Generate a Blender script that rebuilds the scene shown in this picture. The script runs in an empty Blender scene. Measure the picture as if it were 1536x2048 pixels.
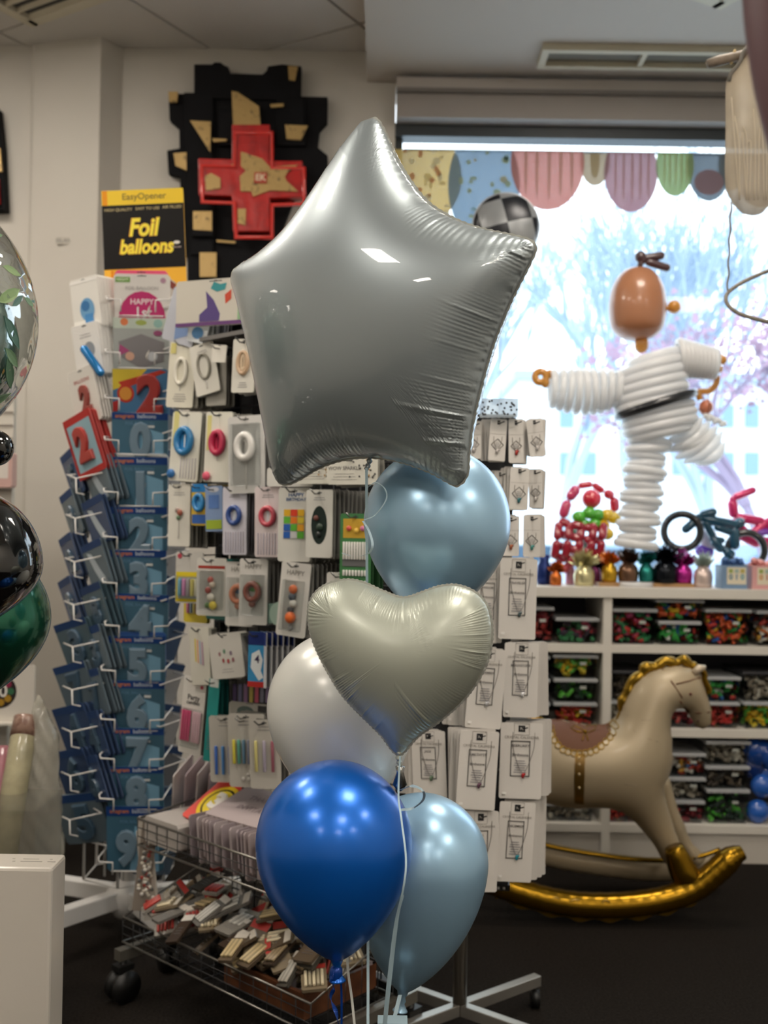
import bpy, math, random
import numpy as np
from mathutils import Matrix, Vector

# ---------------------------------------------------------------- camera, world, exposure
SC = bpy.context.scene
F = 2070.0; EYE = Vector((0, 0, 1.35)); HOR = 1060.0; ROLL = 0.015
th = math.atan((HOR - 1024) / F)
fw = Vector((0, math.cos(th), math.sin(th))); up0 = Vector((0, -math.sin(th), math.cos(th))); rt0 = Vector((1, 0, 0))
rt = rt0 * math.cos(ROLL) + up0 * math.sin(ROLL); upv = up0 * math.cos(ROLL) - rt0 * math.sin(ROLL)
cam_data = bpy.data.cameras.new('camera'); cam = bpy.data.objects.new('camera', cam_data)
SC.collection.objects.link(cam); SC.camera = cam
cam.matrix_world = Matrix(((rt.x, upv.x, -fw.x, EYE.x), (rt.y, upv.y, -fw.y, EYE.y), (rt.z, upv.z, -fw.z, EYE.z), (0, 0, 0, 1)))
cam_data.sensor_fit = 'VERTICAL'; cam_data.sensor_height = 36; cam_data.lens = F / 2048 * 36
cam_data.clip_start = 0.05; cam_data.clip_end = 300
cam_data.dof.use_dof = True; cam_data.dof.focus_distance = 1.75; cam_data.dof.aperture_fstop = 4.0
world = bpy.data.worlds.new('world'); SC.world = world; world.use_nodes = True
bg = world.node_tree.nodes['Background']; bg.inputs[0].default_value = (0.86, 0.93, 1.0, 1); bg.inputs[1].default_value = 2.6
vs = SC.view_settings; vs.view_transform = 'Standard'; vs.look = 'None'; vs.gamma = 1; vs.exposure = 0.55; vs.use_curve_mapping = False
LAMP = 19.0                                             # strength of the ceiling light panels
WALL_Y = 4.70; CAB_Y = 4.27; ZC = 3.40; ZT = 3.54

random.seed(7); rnd = random.random
def ru(a, b): return a + (b - a) * rnd()
PI = math.pi
def ray(px, py):
    return fw + rt * ((px - 768) / F) - upv * ((py - 1024) / F)
def at(px, py, Y):
    d = ray(px, py); return EYE + d * (Y / d.y)
def onp(px, py, p0, n):
    d = ray(px, py); p0 = Vector(p0); n = Vector(n); return EYE + d * ((p0 - EYE).dot(n) / d.dot(n))

# ---------------------------------------------------------------- materials
MATS = {}
def lin(c):
    if isinstance(c, str):
        c = [int(c[i:i + 2], 16) / 255 for i in (0, 2, 4)]
    return [(v / 12.92 if v <= .04045 else ((v + .055) / 1.055) ** 2.4) for v in c]
def mat(col, rough=.5, metal=0, coat=0, key=None, **k):
    kk = key or (col, rough, metal, coat, tuple(sorted(k.items())))
    if kk in MATS: return MATS[kk]
    m = bpy.data.materials.new('mat_%d' % len(MATS)); m.use_nodes = True; MATS[kk] = m
    b = m.node_tree.nodes['Principled BSDF']
    b.inputs['Base Color'].default_value = (*lin(col), 1); b.inputs['Roughness'].default_value = rough
    b.inputs['Metallic'].default_value = metal; b.inputs['Coat Weight'].default_value = coat
    b.inputs['Coat Roughness'].default_value = k.get('coat_rough', .05)
    if 'emit' in k:
        b.inputs['Emission Color'].default_value = (*lin(col), 1); b.inputs['Emission Strength'].default_value = k['emit']
    if 'spec' in k: b.inputs['Specular IOR Level'].default_value = k['spec']
    if 'sheen' in k: b.inputs['Sheen Weight'].default_value = k['sheen']
    nt = m.node_tree; L = nt.links.new
    if 'noise' in k:                                    # (scale, second colour, low, high, bump)
        sc, c2, lo, hi, bump = k['noise']
        tc = nt.nodes.new('ShaderNodeTexCoord'); n = nt.nodes.new('ShaderNodeTexNoise'); n.inputs['Scale'].default_value = sc; n.inputs['Detail'].default_value = 4
        L(tc.outputs['Object'], n.inputs['Vector'])
        mr = nt.nodes.new('ShaderNodeMapRange'); mr.inputs[1].default_value = lo; mr.inputs[2].default_value = hi; L(n.outputs['Fac'], mr.inputs[0])
        mx = nt.nodes.new('ShaderNodeMix'); mx.data_type = 'RGBA'; mx.inputs[6].default_value = (*lin(col), 1); mx.inputs[7].default_value = (*lin(c2), 1)
        L(mr.outputs[0], mx.inputs[0]); L(mx.outputs[2], b.inputs['Base Color'])
        if bump:
            bp = nt.nodes.new('ShaderNodeBump'); bp.inputs['Strength'].default_value = bump; bp.inputs['Distance'].default_value = .01
            L(n.outputs['Fac'], bp.inputs['Height']); L(bp.outputs[0], b.inputs['Normal'])
    if 'trans' in k:                                    # film that lets light through: diffuse + translucent + clear
        b.inputs['Transmission Weight'].default_value = 0
        tl = nt.nodes.new('ShaderNodeBsdfTranslucent'); tl.inputs[0].default_value = (*lin(col), 1)
        tp = nt.nodes.new('ShaderNodeBsdfTransparent'); a = nt.nodes.new('ShaderNodeMixShader'); c = nt.nodes.new('ShaderNodeMixShader')
        a.inputs[0].default_value = k['trans']; L(b.outputs[0], a.inputs[1]); L(tl.outputs[0], a.inputs[2])
        c.inputs[0].default_value = k.get('clear', 0); L(a.outputs[0], c.inputs[1]); L(tp.outputs[0], c.inputs[2])
        L(c.outputs[0], nt.nodes['Material Output'].inputs[0])
    if 'film' in k:                                     # clear plastic: transparent + gloss (Fresnel)
        tp = nt.nodes.new('ShaderNodeBsdfTransparent'); tp.inputs[0].default_value = (*lin(col), 1)
        gl = nt.nodes.new('ShaderNodeBsdfGlossy'); gl.inputs['Roughness'].default_value = rough
        lw = nt.nodes.new('ShaderNodeLayerWeight'); lw.inputs[0].default_value = k['film']
        mx = nt.nodes.new('ShaderNodeMixShader'); L(lw.outputs['Facing'], mx.inputs[0]); L(tp.outputs[0], mx.inputs[1]); L(gl.outputs[0], mx.inputs[2])
        if k.get('wr'):
            tc = nt.nodes.new('ShaderNodeTexCoord'); n = nt.nodes.new('ShaderNodeTexNoise'); n.inputs['Scale'].default_value = k['wr']; n.inputs['Distortion'].default_value = 2
            L(tc.outputs['Object'], n.inputs['Vector']); bp = nt.nodes.new('ShaderNodeBump'); bp.inputs['Strength'].default_value = .9; bp.inputs['Distance'].default_value = .02
            L(n.outputs['Fac'], bp.inputs['Height']); L(bp.outputs[0], gl.inputs['Normal']); L(bp.outputs[0], lw.inputs['Normal'])
        L(mx.outputs[0], nt.nodes['Material Output'].inputs[0])
    return m
WHITE = mat('d8d6d0', .5); CARD = mat('dcd8d2', .6); WIREW = mat('d9d7d4', .35); BLACK = mat('141414', .4); DARK = mat('2a2a2c', .45)
CHROME = mat('9a9a98', .25, 1); GREYW = mat('6b6a68', .3, .8); PRINT = mat('3a3a3c', .6); CLEAR = mat('f4f6f6', .06, key='clear', film=.25)
BAG = mat('eef0ec', .12, key='bag', film=.55, wr=25)

# ---------------------------------------------------------------- mesh building
MW = {}                                                 # world matrices of the roots
_TX = {}
def text_geo(s, bold=0, shear=0, depth=0, bevel=0):
    k = (s, bold, shear, depth, bevel)
    if k not in _TX:
        cu = bpy.data.curves.new('tmp', 'FONT'); cu.body = s; cu.align_x = 'CENTER'; cu.align_y = 'CENTER'
        cu.offset = bold; cu.shear = shear; cu.extrude = depth; cu.bevel_depth = bevel; cu.bevel_resolution = 1; cu.resolution_u = 3
        ob = bpy.data.objects.new('tmp', cu); me = bpy.data.meshes.new_from_object(ob)
        _TX[k] = ([tuple(v.co) for v in me.vertices], [tuple(p.vertices) for p in me.polygons])
        bpy.data.objects.remove(ob); bpy.data.curves.remove(cu); bpy.data.meshes.remove(me)
    return _TX[k]
class MB:
    def __init__(s): s.v = []; s.f = []; s.m = []; s.sm = []; s.mats = []
    def add(s, vs, fs, m, smooth=False):
        if m not in s.mats: s.mats.append(m)
        i = s.mats.index(m); o = len(s.v); s.v += [tuple(v) for v in vs]
        for f in fs: s.f.append(tuple(a + o for a in f)); s.m.append(i); s.sm.append(smooth)
        return s
    def box(s, c, z, m, R=None):
        c = Vector(c); vs = [Vector((x * z[0] / 2, y * z[1] / 2, w * z[2] / 2)) for x in (-1, 1) for y in (-1, 1) for w in (-1, 1)]
        if R is not None: vs = [R @ v for v in vs]
        return s.add([c + v for v in vs], [(0, 1, 3, 2), (4, 6, 7, 5), (0, 4, 5, 1), (2, 3, 7, 6), (0, 2, 6, 4), (1, 5, 7, 3)], m)
    def bb(s, a, b, m):
        return s.box([(p + q) / 2 for p, q in zip(a, b)], [abs(q - p) for p, q in zip(a, b)], m)
    def tube(s, path, r, m, seg=8, closed=False, flat=1.0, cap=True, upd=(0, 0, 1)):
        P = [Vector(p) for p in path]; n = len(P); R = r if isinstance(r, (list, tuple)) else [r] * n; vs = []; pr = None
        for i in range(n):
            t = (P[(i + 1) % n] - P[i - 1]) if closed else (P[min(i + 1, n - 1)] - P[max(i - 1, 0)])
            t = t.normalized() if t.length > 1e-9 else Vector((0, 0, 1))
            if pr is None:
                a = Vector(upd)
                if abs(a.dot(t)) > .95: a = Vector((1, 0, 0))
                pr = a
            x = t.cross(pr)
            if x.length < 1e-6: x = t.cross(Vector((.3, .9, .1)))
            x.normalize(); y = x.cross(t).normalized(); pr = y
            for k in range(seg):
                a = 2 * PI * k / seg; vs.append(P[i] + x * math.cos(a) * R[i] + y * math.sin(a) * R[i] * flat)
        fs = []
        for i in range(n if closed else n - 1):
            for k in range(seg):
                a = i * seg + k; b = i * seg + (k + 1) % seg; c = ((i + 1) % n) * seg; fs.append((a, b, c + (k + 1) % seg, c + k))
        if cap and not closed: fs += [tuple(range(seg))[::-1], tuple(range((n - 1) * seg, n * seg))]
        return s.add(vs, fs, m, True)
    def cap(s, a, b, r, m, seg=10, r2=None, e=1.0):     # sausage
        a = Vector(a); b = Vector(b); d = (b - a).normalized(); r2 = r if r2 is None else r2
        L = (b - a).length; pts = []; rs = []
        for i in range(5): q = PI / 2 * i / 4; pts.append(a + d * r * e * (1 - math.cos(q))); rs.append(max(r * math.sin(q), 1e-4))
        for i in range(4, -1, -1): q = PI / 2 * i / 4; pts.append(b - d * r2 * e * (1 - math.cos(q))); rs.append(max(r2 * math.sin(q), 1e-4))
        return s.tube(pts, rs, m, seg, cap=False)
    def ring(s, c, ax, R, r, m, n=28, seg=8, R2=None, side=None):  # torus round axis ax; R along side, R2 across
        ax = Vector(ax).normalized(); u = Vector(side) if side is not None else ax.orthogonal(); u = (u - ax * u.dot(ax)).normalized(); w = ax.cross(u); R2 = R if R2 is None else R2
        return s.tube([Vector(c) + u * R * math.cos(2 * PI * i / n) + w * R2 * math.sin(2 * PI * i / n) for i in range(n)], r, m, seg, True, upd=ax)
    def ell(s, c, r, m, n=16, R=None):
        c = Vector(c); r = (r, r, r) if not isinstance(r, (tuple, list)) else r; vs = []; fs = []
        for i in range(n + 1):
            p = PI * i / n
            for k in range(2 * n):
                q = PI * k / n; v = Vector((math.sin(p) * math.cos(q) * r[0], math.sin(p) * math.sin(q) * r[1], math.cos(p) * r[2])); vs.append(c + (R @ v if R is not None else v))
        for i in range(n):
            for k in range(2 * n): a = i * 2 * n + k; b = i * 2 * n + (k + 1) % (2 * n); fs.append((a, a + 2 * n, b + 2 * n, b))
        return s.add(vs, fs, m, True)
    def lathe(s, prof, m, c=(0, 0, 0), seg=32, A=None):   # prof: (r, z)
        c = Vector(c); vs = []; fs = []
        for r, z in prof:
            for k in range(seg):
                a = 2 * PI * k / seg; v = Vector((r * math.cos(a), r * math.sin(a), z)); vs.append(c + (A @ v if A is not None else v))
        for i in range(len(prof) - 1):
            for k in range(seg): a = i * seg + k; b = i * seg + (k + 1) % seg; fs.append((a, b, b + seg, a + seg))
        return s.add(vs, fs, m, True)
    def prism(s, poly, y0, y1, m):                      # polygon in x,z ; extruded along y
        n = len(poly); vs = [(x, y0, z) for x, z in poly] + [(x, y1, z) for x, z in poly]
        fs = [tuple(range(n)), tuple(range(2 * n - 1, n - 1, -1))] + [(i, i + n, (i + 1) % n + n, (i + 1) % n) for i in range(n)]
        return s.add(vs, fs, m)
    def slabp(s, pts, thick, m):                        # world polygon (3d points), thickness vector
        n = len(pts); t = Vector(thick); vs = [Vector(p) for p in pts] + [Vector(p) + t for p in pts]
        return s.add(vs, [tuple(range(n)), tuple(range(2 * n - 1, n - 1, -1))] + [(i, i + n, (i + 1) % n + n, (i + 1) % n) for i in range(n)], m)
    def text(s, t, x, z, size, y, m, sx=1.0, bold=.02, shear=0, depth=0, bevel=0, A=None):
        v, f = text_geo(t, bold, shear, depth, bevel)
        vs = [Vector((a * size * sx + x, y - c * size, b * size + z)) for a, b, c in v]
        if A is not None: vs = [A @ q for q in vs]
        return s.add(vs, f, m)
    def build(s, name, parent=None, world=True, M=None, smooth=None, bevel=0):
        me = bpy.data.meshes.new(name); vs = s.v
        if parent is not None and world:
            iv = MW[parent.name].inverted(); vs = [iv @ Vector(v) for v in vs]
        me.from_pydata([tuple(v) for v in vs], [], s.f)
        for m in s.mats: me.materials.append(m)
        me.polygons.foreach_set('material_index', s.m); me.polygons.foreach_set('use_smooth', s.sm)
        me.update(); o = bpy.data.objects.new(name, me); SC.collection.objects.link(o)
        if parent is not None: o.parent = parent; MW[o.name] = MW[parent.name]
        else:
            M = M or Matrix.Identity(4); o.matrix_basis = M; MW[o.name] = M.copy()
        if bevel:
            b = o.modifiers.new('b', 'BEVEL'); b.width = bevel; b.segments = 2; b.limit_method = 'ANGLE'
        return o
def tag(o, label, cat, group=None, kind=None):
    o['label'] = label; o['category'] = cat
    if group: o['group'] = group
    if kind: o['kind'] = kind
    return o
def thing(name, label, cat, loc=(0, 0, 0), group=None, M=None):
    o = bpy.data.objects.new(name, None); o.empty_display_size = .05; SC.collection.objects.link(o)
    M = M or Matrix.Translation(loc); o.matrix_basis = M; MW[o.name] = M.copy()
    return tag(o, label, cat, group)
def struct(name, mb, label=None, bevel=0):
    o = mb.build(name, bevel=bevel); o['kind'] = 'structure'
    if label: o['label'] = label
    return o
KIDS = {}
def copy_tree(o, M, label=None, group=None):
    c = o.copy(); SC.collection.objects.link(c); c.matrix_basis = M; MW[c.name] = M.copy()
    if label: c['label'] = label
    if group: c['group'] = group
    for ch in o.children:
        d = ch.copy(); SC.collection.objects.link(d); d.parent = c
        for g in ch.children: e = g.copy(); SC.collection.objects.link(e); e.parent = d
    return c
def frame(p, yaw=0, lean=0, roll=0):                    # yaw about z, lean about local x, roll in the card's plane
    return Matrix.Translation(p) @ Matrix.Rotation(yaw, 4, 'Z') @ Matrix.Rotation(lean, 4, 'X') @ Matrix.Rotation(roll, 4, 'Y')
def smooth_closed(pts, n):
    P = [Vector((p[0], p[1], 0)) for p in pts]; N = len(P); out = []
    for i in range(N):
        p0, p1, p2, p3 = P[i - 1], P[i], P[(i + 1) % N], P[(i + 2) % N]
        for k in range(8):
            t = k / 8; out.append(.5 * ((2 * p1) + (p2 - p0) * t + (2 * p0 - 5 * p1 + 4 * p2 - p3) * t * t + (3 * p1 - p0 - 3 * p2 + p3) * t ** 3))
    L = [0]
    for i in range(len(out)): L.append(L[-1] + (out[(i + 1) % len(out)] - out[i]).length)
    res = []; j = 0
    for k in range(n):
        d = L[-1] * k / n
        while L[j + 1] < d: j += 1
        t = (d - L[j]) / max(L[j + 1] - L[j], 1e-9); q = out[j].lerp(out[(j + 1) % len(out)], t); res.append((q.x, q.y))
    return res
def spline(pts, n):
    P = [Vector(p) for p in pts]; P = [P[0] * 2 - P[1]] + P + [P[-1] * 2 - P[-2]]; out = []
    for i in range(1, len(P) - 2):
        for k in range(n):
            t = k / n; p0, p1, p2, p3 = P[i - 1], P[i], P[i + 1], P[i + 2]
            out.append(.5 * ((2 * p1) + (p2 - p0) * t + (2 * p0 - 5 * p1 + 4 * p2 - p3) * t * t + (3 * p1 - p0 - 3 * p2 + p3) * t ** 3))
    return out + [P[-2]]
class Inflate:                                          # height of a foil pillow over a closed outline (Poisson)
    def __init__(s, outline, half, res=110, power=.5):
        o = np.array(outline); s.lo = o.min(0) - 1e-3; s.hi = o.max(0) + 1e-3; s.h = (s.hi - s.lo).max() / res
        s.nx, s.ny = [int(math.ceil((s.hi[i] - s.lo[i]) / s.h)) + 3 for i in (0, 1)]; s.lo = s.lo - s.h
        X, Y = np.meshgrid(s.lo[0] + np.arange(s.nx) * s.h, s.lo[1] + np.arange(s.ny) * s.h, indexing='ij')
        s.inside = s.test(o, X, Y); u = np.zeros_like(X); m = s.inside
        for _ in range(3500):
            q = u.copy(); q[1:-1, 1:-1] = .25 * (u[2:, 1:-1] + u[:-2, 1:-1] + u[1:-1, 2:] + u[1:-1, :-2] + 1.0); u = np.where(m, q, 0)
        s.mx = u.max(); s.u = u / s.mx; s.half = half; s.power = power; s.o = o
    @staticmethod
    def test(o, X, Y):
        ins = np.zeros(X.shape, bool); n = len(o)
        for i in range(n):
            x1, y1 = o[i]; x2, y2 = o[(i + 1) % n]
            c = ((y1 > Y) != (y2 > Y)) & (X < (x2 - x1) * (Y - y1) / (y2 - y1 + 1e-12) + x1); ins ^= c
        return ins
    def H(s, x, y):
        a = (x - s.lo[0]) / s.h; b = (y - s.lo[1]) / s.h; i = min(max(int(a), 0), s.nx - 2); j = min(max(int(b), 0), s.ny - 2); a -= i; b -= j; u = s.u
        v = (u[i, j] * (1 - a) + u[i + 1, j] * a) * (1 - b) + (u[i, j + 1] * (1 - a) + u[i + 1, j + 1] * a) * b
        return s.half * max(v, 0) ** s.power
    def mesh(s, mb, m, back=1.0, keep=None):             # grid mesh snapped to the outline, y = -/+ height
        o = s.o; idx = {}; vs = []; fs = []
        q = s.inside[:-1, :-1].astype(int) + s.inside[1:, :-1] + s.inside[:-1, 1:] + s.inside[1:, 1:]
        def vid(i, j):
            if (i, j) not in idx:
                x = s.lo[0] + i * s.h; y = s.lo[1] + j * s.h
                if s.inside[i, j]: h = s.half * s.u[i, j] ** s.power
                else:
                    d = ((o - (x, y)) ** 2).sum(1); k = d.argmin(); x, y = o[k]; h = 0
                idx[(i, j)] = len(vs); vs.append((x, y, h))
            return idx[(i, j)]
        for i, j in zip(*np.nonzero(q >= 1)): fs.append((vid(i, j), vid(i + 1, j), vid(i + 1, j + 1), vid(i, j + 1)))
        mb.add([(x, -h, y) for x, y, h in vs], fs, m, True); mb.add([(x, h * back, y) for x, y, h in vs], [f[::-1] for f in fs], m, True)
        return mb
# ---------------------------------------------------------------- room shell
WALL = mat('c8c4bc', .75, noise=(1.2, 'c0bbb2', .3, .7, 0)); CEIL = mat('c9c5bf', .85); CEIL2 = mat('c0b8ae', .8)
FLOOR = mat('16120f', .97, spec=.08, noise=(140, '2a2622', .35, .75, .5)); GRID = mat('b5b1ab', .5)
XL, XR, YB = -3.2, 3.4, -4.6
struct('floor', MB().bb((XL, YB, -.05), (XR, 4.95, 0), FLOOR))
px0 = at(735, 120, WALL_Y).x                            # step between tile ceiling and plaster ceiling
WX0 = at(790, 300, WALL_Y).x; WX1 = 3.05; WZ1 = ZC - .02; WZ0 = 1.02
mb = MB().bb((px0, YB, ZC), (XR, 4.95, ZC + .30), CEIL2); struct('ceiling', mb, 'smooth plaster ceiling over the window side')
# tile ceiling: each tile its own part on a rotated grid
grid = MB().bb((XL, YB, ZT + .045), (px0, 4.95, ZT + .10), GRID); cg = struct('ceiling', grid, 'tiled ceiling over the candle rack side')
ang = math.radians(31); ux = Vector((math.cos(ang), -math.sin(ang) * 1.0, 0)); uy = Vector((math.sin(ang), math.cos(ang), 0)); ts = .72
tile_me = None
o0 = at(232, 18, 4.2); o0.z = 0
for i in range(-8, 9):
    for j in range(-12, 5):
        c = o0 + ux * (i + .5) * ts + uy * (j + .5) * ts
        if c.x > px0 + .5 or c.x < XL - .3 or c.y > 5.1 or c.y < YB: continue
        poly = [c + ux * a * (ts - .014) / 2 + uy * b * (ts - .014) / 2 for a, b in ((-1, -1), (1, -1), (1, 1), (-1, 1))]
        # clip to the ceiling area
        def clip(P, f):
            out = []
            for k in range(len(P)):
                a, b = P[k], P[(k + 1) % len(P)]; fa, fb = f(a), f(b)
                if fa >= 0: out.append(a)
                if fa * fb < 0: out.append(a.lerp(b, fa / (fa - fb)))
            return out
        for f in (lambda p: px0 - .004 - p.x, lambda p: p.x - XL, lambda p: WALL_Y - p.y, lambda p: p.y - YB): poly = clip(poly, f) if poly else poly
        if len(poly) < 3: continue
        MB().slabp([(p.x, p.y, ZT) for p in poly], (0, 0, .045), CEIL).build('ceiling_tile', cg)
# back wall with the column on the left
ZW = ZT + .06
pl = [(XL, 4.70), (at(58, 400, 4.7).x, 4.70), (at(66, 400, 4.70).x, 4.68), (at(196, 400, 4.60).x, 4.60), (at(203, 400, 4.61).x, 4.62), (at(240, 400, 4.7).x, 4.705), (px0 + .01, 4.705), (WX0, 4.705)]
vsx = [(x, y, 0) for x, y in pl] + [(x, y, ZW) for x, y in pl] + [(x, 4.9, 0) for x, y in pl] + [(x, 4.9, ZW) for x, y in pl]; n = len(pl)
mb = MB(); mb.add(vsx, [(i, i + 1, i + 1 + n, i + n) for i in range(n - 1)] + [(i + 2 * n, i + 3 * n, i + 1 + 3 * n, i + 1 + 2 * n) for i in range(n - 1)] + [(n - 1, n - 1 + 2 * n, n - 1 + 3 * n, n - 1 + n)], WALL)
struct('wall_back', mb)
struct('wall_window', MB().bb((WX0, 4.705, 0), (XR, 4.9, WZ0), WALL).bb((WX0, 4.705, WZ1), (XR, 4.9, ZW), WALL).bb((WX1, 4.705, WZ0), (XR, 4.9, WZ1), WALL))
struct('wall_left', MB().bb((XL - .1, YB, 0), (XL, 4.9, ZW), WALL)); struct('wall_right', MB().bb((XR, YB, 0), (XR + .1, 4.9, ZW), WALL))
struct('wall_rear', MB().bb((XL, YB - .1, 0), (XR, YB, ZW), WALL))
# window: frame, glass, shutter box
FR = mat('33383b', .4); win = MB(); zt = at(1000, 256, 4.74).z; zb = at(1000, 281, 4.74).z
win.bb((WX0 - .0, 4.70, zb), (WX1, 4.79, zt), FR).bb((WX0, 4.74, WZ0), (WX0 + .035, 4.80, zb), FR).bb((WX1 - .05, 4.74, WZ0), (WX1, 4.80, zb), FR).bb((WX0, 4.74, WZ0), (WX1, 4.80, WZ0 + .05), FR)
w = struct('window_1', win)
GLASS = mat('f2f8fa', .02, key='glass', film=.08)
MB().bb((WX0 + .03, 4.768, WZ0 + .04), (WX1 - .04, 4.772, zb + .02), GLASS).build('pane', w)
BL = mat('9b948f', .6); BLD = mat('7d7874', .6)
bx = MB().bb((WX0 + .003, 4.62, zt - .003), (WX1, 4.80, WZ1 - .052), BL).build('blind_box'); tag(bx, 'long grey roller blind box across the top of the window', 'blind')
MB().bb((WX0 + .003, 4.595, WZ1 - .050), (WX1, 4.70, WZ1 - .002), mat('b3aca6', .5)).bb((WX0 + .003, 4.590, WZ1 - .066), (WX1, 4.62, WZ1 - .050), BLD).build('fascia_rail', bx)
# ceiling air grille over the window
p = at(1075, 165, 4.45); g = thing('ceiling_vent', 'long cream slotted air grille in ceiling above the window', 'vent', (p.x, 4.40, ZC))
CR = mat('c9c1ab', .5); gx0, gx1 = p.x, 2.3
m = MB().bb((gx0, 4.30, ZC - .030), (gx1, 4.33, ZC), CR).bb((gx0, 4.45, ZC - .030), (gx1, 4.48, ZC), CR).bb((gx0, 4.33, ZC - .030), (gx0 + .03, 4.45, ZC), CR)
for k in range(1, 4): m.bb((gx0 + k * .43, 4.33, ZC - .026), (gx0 + k * .43 + .02, 4.45, ZC), CR)
m.build('frame', g); MB().bb((gx0 + .02, 4.33, ZC - .006), (gx1, 4.45, ZC - .001), mat('6f6a5e', .7)).build('backing', g)
def slot_vent(name, label, cx, cy, z, yaw, n=9, s=.55):
    M = Matrix.Translation((cx, cy, z)) @ Matrix.Rotation(yaw, 4, 'Z'); g = thing(name, label, 'vent', M=M)
    m = MB()
    for a in (-1, 1): m.box((a * s / 2, 0, -.012), (.05, s + .05, .024), CR).box((0, a * s / 2, -.012), (s, .05, .024), CR)
    m.build('frame', g, world=False); MB().box((0, 0, -.002), (s, s, .003), mat('4a4845', .8)).build('backing', g, world=False)
    for k in range(n): MB().box((0, -s / 2 + (k + .5) * s / n, -.012), (s, .012, .022), CR, R=Matrix.Rotation(.6, 3, 'X')).build('slat', g, world=False)
p = at(95, -20, 4.0); slot_vent('ceiling_vent', 'square slatted air vent in the tiled ceiling, top left corner', at(60, 0, 4.15).x, 4.06, ZT - .001, -ang)
p = at(1460, -25, 3.55); slot_vent('ceiling_vent', 'square cream air vent in plaster ceiling above hanging bag', p.x, 3.62, ZC - .001, .5, n=7, s=.45)
# ceiling light panels over the shop floor, behind the camera
DIFF = mat('fff4e6', .5, key='lamp', emit=LAMP)
for k, (x, y, z) in enumerate(((-2.0, 3.3, ZT), (1.1, 3.25, ZC), (-1.7, 1.9, ZT), (-1.7, -.4, ZT), (-1.7, -2.9, ZT), (.75, 1.3, ZC), (.75, -.9, ZC), (.75, -3.1, ZC), (2.6, .4, ZC), (2.6, -2.3, ZC))):
    g = thing('ceiling_light', 'square flat ceiling light panel above the shop floor', 'light', (x, y, z - .02), 'ceiling light panels')
    MB().box((x, y, z - .008), (.64, .64, .014), WHITE).build('frame', g); MB().box((x, y, z - .018), (.58, .58, .006), DIFF).build('diffuser', g)
# small printed strip on the column
p = at(132, 481, 4.63)
m = MB().bb((p.x - .045, 4.632, p.z - .016), (p.x + .045, 4.640, p.z + .016), mat('b9b4aa', .6)); s = m.build('wall_label'); tag(s, 'small grey printed label stuck on the white column', 'label')
MB().text('ISLAND', p.x, p.z, .027, 4.6315, mat('6f6c66', .6), bold=.01).build('lettering', s)

# ---------------------------------------------------------------- outside the window
SNOW = mat('e8edf2', .9); g = MB().bb((-30, 4.95, -.32), (40, 70, -.30), SNOW); struct('ground', g)
bd = thing('office_building', 'pale low building across the street, seen through window', 'building', (14, 30, -.3))
a0 = at(1040, 760, 30); a1 = at(1900, 1010, 30)
MB().bb((a0.x, 30, -.29), (a1.x + 4, 36, a0.z), mat('dfe4ea', .8)).build('wall', bd); MB().bb((a0.x - .2, 29.7, a0.z), (a1.x + 4.2, 36.2, a0.z + .25), mat('9fb4c4', .6)).build('roof', bd)
WB = mat('7d98ae', .4)
for k, x in enumerate((1120, 1165, 1300, 1345, 1395, 1440, 1490, 1540, 1590)):
    for y0 in (810, 905):
        q0 = at(x, y0, 30); q1 = at(x + 26, y0 + 45, 30); MB().bb((q0.x, 29.93, q1.z), (q1.x, 30.01, q0.z), WB).build('window', bd)
def car(px, Y, col, label):
    c = at(px, 1000, Y).x; g = thing('car', label, 'car', (c, Y, -.3), 'parked cars across the street')
    pr = [(-2.1, .35), (-2.1, .8), (-1.9, .95), (-1.2, 1.02), (-.6, 1.45), (.8, 1.45), (1.4, 1.0), (2.0, .9), (2.15, .7), (2.15, .35)]
    MB().prism([(c + x, z - .3) for x, z in pr], Y - .8, Y + .8, mat(col, .25, .3)).build('body', g, bevel=.05)
    MB().prism([(c + x, z - .3) for x, z in ((-1.0, 1.05), (-.52, 1.38), (.72, 1.38), (1.15, 1.05))], Y - .81, Y + .81, mat('53677a', .1)).build('side_window', g)
    for x in (-1.3, 1.35): MB().tube([(c + x, Y - .85, .03), (c + x, Y - .6, .03)], .33, mat('454b52', .6), 16).build('wheel', g)
car(1225, 19, '93a6bc', 'pale silver car parked outside behind the karate balloon figure'); car(1560, 24, '7f93b0', 'blue grey car parked outside, above the teal balloon bike'); car(1040, 22, 'dbe3ea', 'white car parked outside beside the necklace rack')
def tree(px, Y, h, col, label, seed, spread=.55, lv=6, r0=.16, leaves=None):
    random.seed(seed); x = at(px, 1000, Y).x; g = thing('bare_tree', label, 'tree', (x, Y, -.3), 'bare trees outside the window'); m = MB(); M_ = mat(col, .8); tips = []
    def br(p, d, L, r, k):
        q = p + d * L; m.tube([p, (p + q) / 2 + Vector((ru(-1, 1), 0, ru(-1, 1))) * L * .05, q], [r, r * .85, r * .68], M_, 4, cap=False)
        if k == 0: tips.append(q); return
        for _ in range(3 if k > 1 else 2):
            v = (d + Vector((ru(-1, 1), ru(-.6, .6), ru(-.35, .8))) * spread).normalized(); br(q, v, L * ru(.62, .85), r * .62, k - 1)
    br(Vector((x, Y, -.3)), Vector((0, 0, 1)), h * .28, r0, lv); m.build('branches', g)
    if leaves:
        f = MB(); Lm = mat(leaves, .8)
        for q in tips:
            for _ in range(3):
                a = q + Vector((ru(-.4, .4), ru(-.3, .3), ru(-.4, .4))); e = ru(.05, .10); f.add([a, a + Vector((e, 0, e * .4)), a + Vector((e * .3, .02, e))], [(0, 1, 2)], Lm)
        o = f.build('leaves', g); o['kind'] = 'stuff'
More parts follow.
